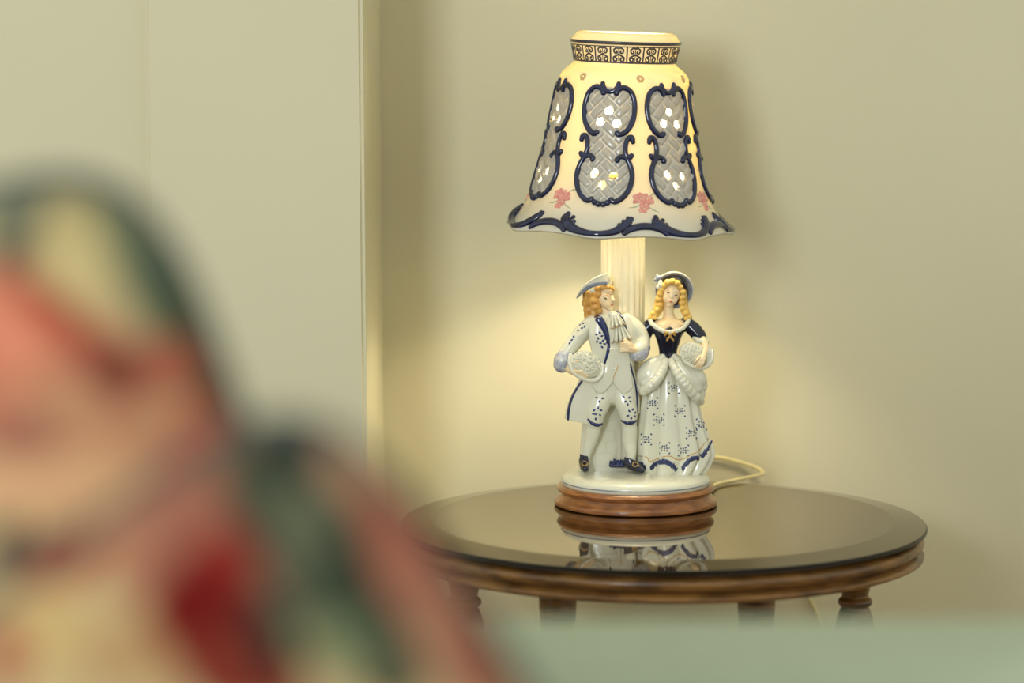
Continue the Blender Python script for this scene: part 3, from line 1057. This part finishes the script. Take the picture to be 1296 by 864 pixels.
# ------------------------------------------------------------------ bell shade
SHC = L(787.5, 170, 34)           # a point on the shade axis (over the column)
TILT = math.radians(1.9)
ROT = Matrix.Rotation(TILT, 3, 'Y')
Z_AT = lambda y: (170.0 - y) * S / math.cos(PITCH * 0.6)
PROF = cr([(58.5, 42), (60.5, 43), (64, 47), (68.8, 53), (68.8, 55.5), (66.4, 66), (64.3, 77.5), (64.2, 80), (66, 83), (72.5, 88), (78.5, 94), (82, 103), (84, 114), (87.5, 134), (92, 158), (98, 190), (105.5, 220), (112, 242), (119, 258), (127.5, 270), (136.5, 279.5), (143.0, 287)], 12)
PR = np.array([p[0] for p in PROF])
PYY = np.array([p[1] for p in PROF])
ELEV = lambda y: PITCH + math.atan((y - 432.0) / FPX)


def rad(y):
    return float(np.interp(y, PYY, PR))


def axis_y(py):
    """axis height whose front-most surface point is seen at photo row py"""
    y = py
    for _ in range(6):
        y = py - rad(y) * math.sin(ELEV(y)) / math.cos(ELEV(y))
    return y


def wave(th, y):
    k_ = max(0.0, min(1.0, (y - 258) / 29.0)) ** 1.5
    return k_ * (2.6 * math.cos(7 * (th - TH0)) + 1.5 * math.cos(14 * (th - TH0)))


TH0 = math.radians(-13.6)         # azimuth of the panel facing the camera (0 = straight towards the camera)


def SH(th, y, off=0.0):
    """shade surface: azimuth th (0 faces the camera, positive to the right), axis row y, offset in px outward"""
    def base(th, y):
        r = rad(y) + wave(th, y)
        dy = (1.8 * math.cos(7 * (th - TH0))) * max(0.0, min(1.0, (y - 262) / 25.0))
        return Vector((r * math.sin(th), -r * math.cos(th), 0)) * S + Vector((0, 0, Z_AT(y + dy)))
    p = base(th, y)
    e = 0.01
    tu = base(th + e, y) - base(th - e, y)
    y2, y1 = min(y + 0.6, 287), max(y - 0.6, 42)
    tv = base(th, y2) - base(th, y1)
    n = tu.cross(tv)
    n = -n.normalized() if n.dot(Vector((math.sin(th), -math.cos(th), 0.2))) < 0 else n.normalized()
    if off:
        p = p + n * off * S
    return SHC + ROT @ p, ROT @ n


PW = 0.885
UP_R = cr([(9, 119), (13, 113.5), (21, 112), (30, 118), (35, 130), (36, 144), (33, 157), (26, 167), (18, 171), (14, 169)], 6)
LO_R = cr([(17, 202), (22, 198.5), (30, 201), (36, 210), (39.5, 222), (38, 236), (31, 248), (21, 255), (14, 254)], 6)
SC_R = cr([(37, 179), (35, 173.5), (30.5, 174.5), (27.5, 181), (27, 189), (29, 196), (33.5, 199.5), (36.5, 196.5)], 5)
TOP_U = cr([(-11, 107.5), (-10, 111), (-5.5, 116), (0, 117.5), (5.5, 116), (10, 111), (11.5, 107)], 5)

UP_R, LO_R, SC_R, TOP_U = [[(a * PW, b) for a, b in P_] for P_ in (UP_R, LO_R, SC_R, TOP_U)]


def half_width(py):
    """half width of the pierced panel at photo row py"""
    pts = [(112, 0), (113.5, 20), (118, 29), (130, 34.5), (144, 35.5), (157, 32), (167, 27), (175, 26.5), (190, 26.5), (200, 29), (210, 35.5), (222, 38.5), (236, 37), (248, 30), (255, 20), (258, 0)]
    if py < 112 or py > 258:
        return 0.0
    return PW * float(np.interp(py, [p[0] for p in pts], [p[1] for p in pts]))


HOLES = [(0, 141), (-10, 155.5), (11, 156.5), (-12, 219.5), (12, 222), (-1, 233.5)]
HOLE_R = 5.1
PIERCED = (0, 1, 6)          # panels facing the room; the rest closed to keep light spots off the wall
PANELS = [TH0 + math.radians(a) for a in (0, 52, 103.5, 154, 205, 255, 303.5)]


def py_of(y):
    return y + rad(y) * math.tan(ELEV(y))


# shell with real holes
NT = 7 * 72
YS = [42 + 0.0]
while YS[-1] < 287 - 1e-6:
    YS.append(min(287.0, YS[-1] + (1.25 if 125 < YS[-1] < 235 else 2.0)))
bm = B()
grid = [[None] * NT for _ in YS]
loc = [[None] * NT for _ in YS]
for i, y in enumerate(YS):
    r, py = rad(y), py_of(y)
    for j in range(NT):
        th = TH0 + 2 * PI * (j - 36) / NT
        ip = min(range(7), key=lambda q_: abs((th - PANELS[q_] + PI) % (2 * PI) - PI))
        dx = ((th - PANELS[ip] + PI) % (2 * PI) - PI) * r
        th2, y2 = th, y
        for hx, hy in (HOLES if ip in PIERCED else ()):                # pull rows onto the hole outlines
            ddx, ddy = dx - hx, py - hy
            d_ = math.hypot(ddx, ddy)
            if HOLE_R - 0.95 < d_ < HOLE_R + 0.95:
                f = HOLE_R / d_
                th2 = th + (ddx * (f - 1)) / r
                y2 = y + ddy * (f - 1)
        grid[i][j] = bm.verts.new(SH(th2, y2)[0])
        loc[i][j] = (dx, py, ip)
for i in range(len(YS) - 1):
    for j in range(NT):
        j2 = (j + 1) % NT
        c = ((loc[i][j][0] + loc[i][j][0] + loc[i + 1][j][0] * 2) / 4 + (2 * PI / NT) * rad(YS[i]) / 2, (loc[i][j][1] + loc[i + 1][j][1]) / 2)
        if loc[i][j][2] in PIERCED and any(math.hypot(c[0] - hx, c[1] - hy) < HOLE_R - 0.25 for hx, hy in HOLES):
            continue
        f = bm.faces.new((grid[i][j], grid[i][j2], grid[i + 1][j2], grid[i + 1][j]))
        if abs(c[0]) < half_width(c[1]):
            f.material_index = 1
bmesh.ops.delete(bm, geom=[v for v in bm.verts if not v.link_faces], context='VERTS')
bmesh.ops.recalc_face_normals(bm, faces=bm.faces[:])
cen = SHC
f0 = max(bm.faces, key=lambda f: -f.calc_center_median().y)
if f0.normal.dot(Vector((0, -1, 0))) < 0:
    bmesh.ops.reverse_faces(bm, faces=bm.faces[:])
me = bpy.data.meshes.new('lamp_shade')
bm.to_mesh(me)
bm.free()
SHADE = link('lamp_shade', me, 'shade', LAMP, True, 'pierced white porcelain bell shade with cobalt scrolls')
me.materials.append(M['panel'])
me.materials.append(M['inside'])
so = SHADE.modifiers.new('thickness', 'SOLIDIFY')
so.material_offset = 2
so.thickness = 3.2 * S
so.offset = -1.0
so.use_rim = True


def sh_tube(bm, pts, thc, r0, flat=0.8, off=0.4, seg=8, taper=False):
    P_, N_, R_ = [], [], []
    n = len(pts)
    for i, a in enumerate(pts):
        y = min(286.5, max(43, axis_y(a[1])))
        p, nn = SH(thc + a[0] / rad(y), y, off)
        P_.append(p)
        N_.append(nn)
        rr_ = a[2] if len(a) > 2 else r0
        if taper:
            rr_ *= 0.55 + 0.45 * math.sin(PI * i / (n - 1))
        R_.append(rr_ * S)
    tube(bm, P_, R_, seg, N_, flat)


def sh_ball(bm, dx, py, thc, r, flat=0.8, off=0.3, seg=10):
    y = min(286.5, max(43, axis_y(py)))
    p, n = SH(thc + dx / rad(y), y, off)
    q_ = Vector((0, 0, 1)).rotation_difference(n).to_matrix().to_4x4()
    bmesh.ops.create_uvsphere(bm, u_segments=seg, v_segments=7, radius=1.0, matrix=Matrix.Translation(p) @ q_ @ Matrix.Diagonal((r * S, r * S, r * S * flat, 1)))


mir = lambda pts: [(-a[0],) + tuple(a[1:]) for a in pts]
for pi_, thc in enumerate(PANELS):
    # raised scroll frame
    bm = B()
    for pts in (UP_R, mir(UP_R), LO_R, mir(LO_R)):
        sh_tube(bm, pts, thc, 3.6, 0.85, 0.8)
    for pts in (SC_R, mir(SC_R)):
        sh_tube(bm, pts, thc, 3.3, 0.85, 0.9)
    sh_tube(bm, TOP_U, thc, 3.2, 0.85, 0.9)
    for sx_ in (-1, 1):
        for dx, py, r in ((36, 176, 3.8), (35.5, 197.5, 3.3), (11.5, 108, 2.8), (9.5, 119.5, 3.2), (14.5, 169, 3.6), (17.5, 203, 3.8), (13.5, 253, 3.6), (9, 257, 4.0), (3.5, 259, 4.2)):
            sh_ball(bm, dx * sx_ * PW, py, thc, r, 0.9, 0.8)
    obj('scroll_frame', bm, 'scroll', SHADE)
    # woven lattice strips
    w = 11.2
    ca, sa = math.cos(math.radians(42)), math.sin(math.radians(42))
    for gi in range(-13, 14):
        for gj in range(-13, 14):
            k4 = (gi - gj) % 4
            if k4 == 0:
                a0, a1, b0, b1, along = gi, gi + 2, gj, gj + 1, 0
            elif k4 == 3:
                a0, a1, b0, b1, along = gi, gi + 1, gj, gj + 2, 1
            else:
                continue
            na, nb = (12, 6) if along == 0 else (6, 12)
            mg = 0.55 / w
            vts = {}
            bm = B()

            def pt(u, v):
                A = a0 + mg + (a1 - a0 - 2 * mg) * u
                Bq = b0 + mg + (b1 - b0 - 2 * mg) * v
                x, yq = A * w, Bq * w
                return x * ca - yq * sa, 185 + x * sa + yq * ca
            ok = {}
            for iu in range(na):
                for iv in range(nb):
                    dx, py = pt((iu + 0.5) / na, (iv + 0.5) / nb)
                    ok[iu, iv] = abs(dx) < half_width(py) and (pi_ not in PIERCED or all(math.hypot(dx - hx, py - hy) > HOLE_R + 0.3 for hx, hy in HOLES))
            if sum(ok.values()) < 10:
                bm.free()
                continue

            def vv(iu, iv):
                if (iu, iv) not in vts:
                    u, v = iu / na, iv / nb
                    dx, py = pt(u, v)
                    for hx, hy in (HOLES if pi_ in PIERCED else ()):
                        d_ = math.hypot(dx - hx, py - hy)
                        if 1e-6 < d_ < HOLE_R + 0.9:
                            dx, py = hx + (dx - hx) * (HOLE_R + 0.7) / d_, hy + (dy_ := py - hy) * (HOLE_R + 0.7) / d_
                    l_, c_ = (u, v) if along == 0 else (v, u)
                    hgt = 0.5 + 1.5 * math.sin(PI * l_) ** 0.5 * (1 - 0.35 * (2 * c_ - 1) ** 2)
                    edge = min(u, 1 - u, v, 1 - v)
                    if edge < 1e-6:
                        hgt = -0.4
                    y = axis_y(py)
                    vts[iu, iv] = bm.verts.new(SH(thc + dx / rad(y), y, hgt)[0])
                return vts[iu, iv]
            for (iu, iv), good in ok.items():
                if good:
                    bm.faces.new((vv(iu, iv), vv(iu + 1, iv), vv(iu + 1, iv + 1), vv(iu, iv + 1)))
            obj('lattice_strip', bm, 'strip', SHADE)
    # rim: cupped scroll under the panel
    bm = B()
    U = cr([(-41, 274, 3.6), (-43, 281, 7.0), (-38, 288, 7.6), (-27, 292.5, 5.8), (-10, 294.5, 4.3), (8, 294.5, 4.2), (22, 292.5, 5.0), (31, 287.5, 6.0), (36.5, 281.5, 5.6), (40, 276.5, 3.6)], 6)
    sh_tube(bm, U, thc, 3, 0.75, 0.6, 10)
    for dx, py, r in ((-33, 277.5, 3.0), (-31, 283, 3.0), (-29.5, 288.5, 2.6), (27, 284, 3.0), (31, 279.5, 2.8), (36, 275.5, 3.0)):
        sh_ball(bm, dx, py, thc, r, 0.7, 0.3)
    obj('rim_scroll', bm, 'scroll', SHADE)
    # rim: arch between panels, flowers above it
    thm = (thc + (PANELS + [TH0 + 2 * PI])[pi_ + 1]) / 2
    bm = B()
    A_ = cr([(-28, 295, 3.6), (-22, 291.0, 4.8), (-11, 287.6, 5.2), (0, 286.5, 5.4), (11, 287.6, 5.2), (21, 291.0, 4.8), (26, 295, 3.6)], 6)
    sh_tube(bm, A_, thm, 3, 0.75, 0.6, 10)
    obj('rim_arch', bm, 'scroll', SHADE)
    for dx, py, r in ((-9, 248, 3.1), (-3, 246, 3.3), (4, 247, 3.1), (10, 249.5, 3.0), (-6, 252.5, 3.2), (1, 253, 3.4), (7, 254.5, 3.2), (12, 254, 2.6), (-10, 254, 2.4), (-1, 259, 3.2), (5, 260.5, 3.0), (-3, 265, 2.7), (2, 265.5, 2.4)):
        bm = B()
        for q5 in range(5):
            a = 2 * PI * q5 / 5 + dx
            sh_ball(bm, dx + 0.6 * r * math.cos(a), py + 0.6 * r * math.sin(a), thm, r * 0.62, 0.6, 0.4, 8)
        sh_ball(bm, dx, py, thm, r * 0.42, 1.0, 0.8, 8)
        obj('pink_blossom', bm, 'pink', SHADE)
    bm = B()
    sh_tube(bm, cr([(-18, 262, 0.4), (-10, 261, 0.9), (-4, 258, 0.5)], 5), thm, 1, 0.5, 0.1, 6)
    sh_tube(bm, cr([(6, 260, 0.4), (13, 264, 0.9), (20, 267, 0.4)], 5), thm, 1, 0.5, 0.1, 6)
    sh_tube(bm, cr([(10, 246, 0.4), (16, 243, 1.2), (20, 243, 0.4)], 5), thm, 1, 0.5, 0.1, 6)
    obj('leaf_spray', bm, 'pale_green', SHADE)
    # faint moulded flower near the shoulder
    bm = B()
    for q5 in range(6):
        a = 2 * PI * q5 / 6
        sh_ball(bm, 3.2 * math.cos(a), 100 + 3.2 * math.sin(a), thm, 2.2, 0.25, -0.1, 8)
    obj('moulded_flower', bm, 'flower_gold', SHADE)
# collar: dark rule, cells and curls
for y_, r_, f_ in ((54.2, 2.1, 0.5), (78.2, 1.2, 0.6), (58.6, 0.7, 0.5)):
    bm = B()
    P_, N_ = [], []
    for j in range(129):
        p, n = SH(2 * PI * j / 128, y_, 0.2)
        P_.append(p)
        N_.append(n)
    tube(bm, P_, r_ * S, 6, N_, f_, round_end=False)
    obj('collar_rule', bm, 'line', SHADE)
NC = 20
for c_ in range(NC):
    thc = TH0 + 0.08 + 2 * PI * c_ / NC
    hw = PI / NC * 66
    bm = B()

    def ct(pts, r):
        P_, N_ = [], []
        for dx, y in pts:
            p, n = SH(thc + dx / 66.0, y, 0.15)
            P_.append(p)
            N_.append(n)
        tube(bm, P_, r * S, 6, N_, 0.6)
    ct([(-hw, 59), (-hw, 64), (-hw, 70), (-hw, 78)], 1.0)
    for s_ in (-1, 1):
        ct(cr([(0, 60.5), (3.6 * s_, 60.5), (6 * s_, 63), (4.6 * s_, 66.5), (2.0 * s_, 66), (2.8 * s_, 63.6)], 4), 1.05)
        ct(cr([(0.4 * s_, 68), (3.4 * s_, 70), (6.6 * s_, 72), (6 * s_, 76), (3 * s_, 76.2), (2.4 * s_, 73.4), (4 * s_, 72.6)], 4), 1.1)
    ct([(0, 60), (0, 66), (0, 76)], 0.5)
    obj('collar_cell', bm, 'line', SHADE)

# socket with added shading disc, bulb, shade carrier
ax = Vector((SHC.x, SHC.y, 0))
bm = B()
lathe(bm, Vector((ax.x, ax.y, L(788, 218, 34).z)), [(0.5 * k, -4 * k), (36 * k, -4 * k), (36 * k, -1.5 * k), (20 * k, 0), (20 * k, 4 * k), (17 * k, 7 * k), (17 * k, 28 * k), (13 * k, 32 * k), (0.5 * k, 32 * k)], 32)  # wide disc at the foot added to keep direct bulb light off the column
obj('bulb_socket_shading_disc', bm, 'brass', LAMP, sharp=40)
bm = B()
zc = L(788, 150, 34).z
prof = [(0.4 * k, -50 * k), (14 * k, -50 * k), (16 * k, -40 * k), (28 * k, -31 * k), (39 * k, -15 * k), (42 * k, 0), (39 * k, 16 * k), (29 * k, 30.5 * k), (15 * k, 39 * k), (0.4 * k, 42 * k)]
lathe(bm, Vector((ax.x, ax.y, zc)), cr(prof, 4), 40)
obj('light_bulb', bm, 'bulb', LAMP, label='lit bulb inside the shade')
bm = B()
zr_ = L(788, 178, 34).z
for a in (0.4, 0.4 + 2 * PI / 3, 0.4 + 4 * PI / 3):
    p_end = SH(a, 96, -3.0)[0]
    dirv = Vector((math.sin(a), -math.cos(a), 0))
    c0 = Vector((ax.x, ax.y, zr_))
    tube(bm, [c0 + dirv * 16 * k, c0 + dirv * 40 * k + Vector((0, 0, 8 * k)), c0 + dirv * 62 * k + Vector((0, 0, 40 * k)), p_end], 1.4 * k, 8)
obj('shade_carrier', bm, 'brass', LAMP)

# power cord: out of the foot, over the table edge, along the wall and down behind the table
ztop = ZT + 0.0032
c1 = PZ(906, 613, ztop)
c2 = PZ(935, 606.5, ztop)
c3 = PZ(957, 602, ztop)
pts = [BASE + Vector((0.070, 0.02, 0.008)), c1, c2, c3, PY(966, 598.5, 0.262), PY(958, 592, 0.285), PY(940, 586, WY - 0.006), PY(915, 580, WY - 0.005), PY(892, 577, WY - 0.005), PY(862, 580, WY - 0.005),
       PY(858, 610, WY - 0.005), PY(885, 660, WY - 0.005), PY(960, 705, WY - 0.005), PY(1012, 725, WY - 0.005), PY(1024, 755, WY - 0.005), PY(1036, 785, WY - 0.005), PY(1046, 860, WY - 0.005),
       PY(1046, 1100, WY - 0.005), Vector((0.2, WY - 0.02, 0.004)), Vector((0.45, WY - 0.03, 0.004))]
bm = B()
tube(bm, [Vector(p) for p in cr([tuple(p) for p in pts], 8)], 0.0018, 10)
obj('power_cord', bm, 'cord', LAMP, label='cream power cord')

# ================================================================== sofa in the foreground
SF = thing('sofa', 'mint green upholstered sofa in front of the side table', 'sofa', (-0.3, -2.0, 0))
YA = CAM.y + 1.84                              # far armrest
ztop_arm = PY(900, 804, YA).z


def rbox(name, p0, p1, r, seg=5, mt='mint', parent=SF, **kw):
    bm = B()
    box(bm, p0, p1)
    bmesh.ops.bevel(bm, geom=bm.edges[:] + bm.verts[:], offset=r, segments=seg, affect='EDGES', profile=0.5)
    return obj(name, bm, mt, parent, **kw)


X0, X1 = -1.00, 0.26
SEATZ = 0.40
ya0, ya1 = YA - 0.11, YA + 0.11
yb0, yb1 = CAM.y - 0.05, CAM.y + 0.10
rbox('base', (X0, CAM.y + 0.55, 0.10), (X1 - 0.02, ya0 + 0.02, 0.27), 0.02)
rbox('armrest', (X0, ya0, 0.10), (X1, ya1, ztop_arm), 0.07, 8)
rbox('backrest', (X0, CAM.y + 0.45, 0.10), (X0 + 0.19, ya0 + 0.03, ztop_arm + 0.10), 0.07, 8)
rbox('seat_cushion', (X0 + 0.17, CAM.y + 0.56, 0.265), (X1 - 0.01, ya0 + 0.006, SEATZ), 0.045, 6)
for x in (X0 + 0.06, X1 - 0.06):
    for y in (CAM.y + 0.62, ya1 - 0.06):
        bm = B()
        lathe(bm, Vector((x, y, 0)), [(0.001, 0), (0.018, 0), (0.026, 0.104), (0.001, 0.104)], 20)
        obj('leg', bm, 'table_wood', SF, sharp=40)

# ------------------------------------------------------------------ floral cushions
CREAM = (206, 182, 132)


def blob_colour(blobs, px, py, col, sharp=0.75):
    for (bx_, by_, rx, ry, ang, c) in blobs:
        a = math.radians(ang)
        dx, dy = px - bx_, py - by_
        u, v = (dx * math.cos(a) + dy * math.sin(a)) / rx, (-dx * math.sin(a) + dy * math.cos(a)) / ry
        r = math.hypot(u, v)
        if r > 1.35:
            continue
        r += 0.10 * math.sin(5 * math.atan2(v, u) + bx_)
        t = max(0.0, min(1.0, (1.12 - r) / (1.12 - sharp)))
        t = t * t * (3 - 2 * t)
        col = tuple(a_ + (b_ - a_) * t for a_, b_ in zip(col, c))
    return col


def floral_mat(name):
    m_ = bpy.data.materials.new(name)
    m_.use_nodes = True
    nt = m_.node_tree
    at = nt.nodes.new('ShaderNodeAttribute')
    at.attribute_name = 'print'
    b_ = nt.nodes['Principled BSDF']
    b_.inputs['Roughness'].default_value = 0.9
    b_.inputs['Specular IOR Level'].default_value = 0.15
    nt.links.new(at.outputs['Color'], b_.inputs['Base Color'])
    tc = nt.nodes.new('ShaderNodeTexCoord')
    n_ = nt.nodes.new('ShaderNodeTexNoise')
    n_.inputs['Scale'].default_value = 700
    bp = nt.nodes.new('ShaderNodeBump')
    bp.inputs['Strength'].default_value = 0.2
    bp.inputs['Distance'].default_value = 0.001
    nt.links.new(tc.outputs['Object'], n_.inputs['Vector'])
    nt.links.new(n_.outputs[0], bp.inputs['Height'])
    nt.links.new(bp.outputs[0], b_.inputs['Normal'])
    return m_


M['floral'] = floral_mat('floral_print_fabric')
M['piping'] = mat('dark_grey_piping', lin(66, 70, 62), 0.8)


def cushion(apex_px, Y, side, ang_r, lean, thick, blobs, seed, label, corner=0.16, ground=CREAM):
    """square scatter cushion whose upper corner sits at apex_px; ang_r = slant of its right edge from the vertical"""
    apex = PY(apex_px[0], apex_px[1], Y)
    _a, _l = math.radians(abs(ang_r)), math.radians(abs(lean))
    side = (apex.z - SEATZ + 0.004) / ((math.cos(_a) + math.sin(_a)) * 0.958 * math.cos(_l))
    a = math.radians(-ang_r)
    ex = Vector((math.cos(a), 0, math.sin(a)))          # local x (towards the upper right edge)
    ez = Vector((-math.sin(a), 0, math.cos(a)))
    rot = Matrix.Rotation(math.radians(lean), 3, 'X')
    cen_ = apex - rot @ ((ex + ez) * side / 2)
    N = 110
    me_ = bpy.data.meshes.new('cushion_cover')
    rng = random.Random(seed)
    roses = []
    for i in range(34):
        roses.append((rng.uniform(-1, 1), rng.uniform(-1, 1), rng.uniform(0.08, 0.2), rng.choice([(196, 92, 76), (222, 150, 118), (140, 40, 34), (92, 104, 84), (74, 88, 72), (126, 138, 104), (212, 168, 128)])))
    V, F, C = [], [], []

    def srgb(c):
        return tuple(0.66 * v_ for v_ in lin(*c)[:3]) + (1.0,)
    outline = []
    for side_ in (-1, 1):
        off = len(V)
        for i in range(N + 1):
            for j in range(N + 1):
                u, v = j / N * 2 - 1, i / N * 2 - 1
                # square to rounded square, sides pulled in a little
                m4 = (abs(u) ** 8 + abs(v) ** 8) ** (1 / 8) if (u or v) else 1
                mx = max(abs(u), abs(v))
                f = mx / m4 if m4 > 1e-9 else 1
                x, z = u * f, v * f
                pull = 1 - 0.05 * (1 - (abs(x) * abs(z)) ** 0.8) * mx ** 3
                x, z = x * pull, z * pull
                t = max(0.0, (1 - u ** 4) * (1 - v ** 4)) ** 0.42
                yy = side_ * thick / 2 * t
                p = Vector((0, yy, 0)) + (ex * x + ez * z) * side / 2
                p = cen_ + rot @ p
                V.append(p)
                px, py = proj(p)
                col = ground
                for (rx_, rz_, rr_, rc) in roses:
                    d_ = math.hypot(x - rx_, z - rz_) / rr_
                    if d_ < 1:
                        t_ = min(1, (1 - d_) * 4)
                        col = tuple(q1 + (q2 - q1) * t_ for q1, q2 in zip(col, rc))
                if side_ < 0 and -80 < px < 760 and 120 < py < 960:
                    col = blob_colour(blobs, px, py, ground)
                C.append(srgb(col))
        for i in range(N):
            for j in range(N):
                q4 = [off + i * (N + 1) + j, off + i * (N + 1) + j + 1, off + (i + 1) * (N + 1) + j + 1, off + (i + 1) * (N + 1) + j]
                F.append(q4 if side_ < 0 else q4[::-1])
        if side_ < 0:
            idx = [j for j in range(N + 1)] + [i * (N + 1) + N for i in range(1, N + 1)] + [N * (N + 1) + j for j in range(N - 1, -1, -1)] + [i * (N + 1) for i in range(N - 1, -1, -1)]
            outline = [V[i_] for i_ in idx]
    me_.from_pydata([tuple(v) for v in V], [], F)
    at = me_.color_attributes.new('print', 'FLOAT_COLOR', 'POINT')
    at.data.foreach_set('color', [c for q_ in C for c in q_])
    zmin = min(v.z for v in V)
    root = thing('cushion', label, 'cushion', (cen_.x, cen_.y, zmin), 'floral cushions on the sofa')
    link('cover', me_, 'floral', root)
    bm_ = B()
    tube(bm_, outline[::2], 0.0055, 8, round_end=False)
    obj('piping', bm_, 'piping', root)
    return zmin


B1 = [
    (150, 250, 210, 90, 10, (130, 138, 110)), (200, 330, 60, 150, -24, (118, 126, 94)), (262, 440, 40, 120, -24, (80, 92, 68)),
    (90, 315, 48, 75, -15, (216, 194, 136)), (190, 345, 28, 40, 0, (92, 108, 88)), (12, 325, 24, 30, 0, (46, 48, 54)), (30, 260, 30, 40, 0, (120, 122, 100)),
    (40, 470, 190, 110, 25, (206, 134, 102)), (10, 410, 60, 70, 0, (240, 150, 116)), (90, 412, 110, 22, 40, (168, 62, 44)), (150, 470, 44, 34, 20, (116, 56, 42)), (215, 465, 50, 40, 30, (188, 108, 82)),
    (80, 520, 60, 36, 0, (206, 152, 112)), (30, 555, 60, 28, 0, (168, 104, 86)), (170, 560, 90, 40, 0, (204, 146, 108)), (255, 555, 42, 50, 0, (206, 112, 88)),
    (80, 615, 150, 48, 0, (232, 180, 132)), (10, 690, 26, 30, 0, (52, 54, 52)), (82, 697, 52, 26, -5, (128, 14, 12)), (60, 725, 50, 20, 0, (176, 84, 66)),
    (60, 800, 70, 60, 10, (212, 180, 120)), (170, 830, 80, 50, 0, (190, 152, 104)), (170, 700, 50, 60, 0, (184, 128, 96)), (5, 830, 30, 40, 0, (170, 74, 58)),
    (240, 650, 60, 70, 0, (170, 106, 84)), (255, 775, 55, 60, 20, (118, 16, 12)), (300, 850, 70, 50, 0, (130, 50, 36)),
]
B2 = [
    (300, 640, 130, 130, 0, (168, 108, 86)), (255, 770, 70, 75, 25, (112, 12, 10)), (290, 700, 40, 40, 0, (148, 44, 34)), (310, 850, 90, 60, 20, (128, 48, 34)),
    (400, 690, 78, 190, -32, (74, 82, 62)), (372, 556, 44, 62, -20, (44, 52, 46)), (452, 715, 34, 115, -34, (26, 40, 30)), (385, 660, 34, 60, -30, (108, 110, 84)), (430, 820, 40, 46, 0, (122, 132, 94)), (345, 805, 28, 64, -20, (34, 44, 34)), (500, 860, 40, 40, 0, (50, 60, 46)),
    (470, 640, 26, 130, -36, (196, 150, 116)), (552, 770, 44, 170, -34, (194, 132, 104)), (512, 672, 36, 80, -36, (194, 112, 90)), (590, 850, 36, 60, -34, (176, 112, 90)),
]
B2 = B1 + B2
z1 = cushion((168, 158), CAM.y + 1.40, 0.45, -22, -14, 0.13, B1, 5, 'floral cushion with cream, red and green print standing taller behind its neighbour')
z2 = cushion((396, 462), CAM.y + 1.25, 0.42, -35, -14, 0.12, B2, 9, 'lower floral cushion with dark leaves and dusty pink border')
print('CUSHION Z', z1, z2, 'seat', SEATZ, 'arm', ztop_arm, 'cam', CAM, 'S', S, 'BASE', BASE)
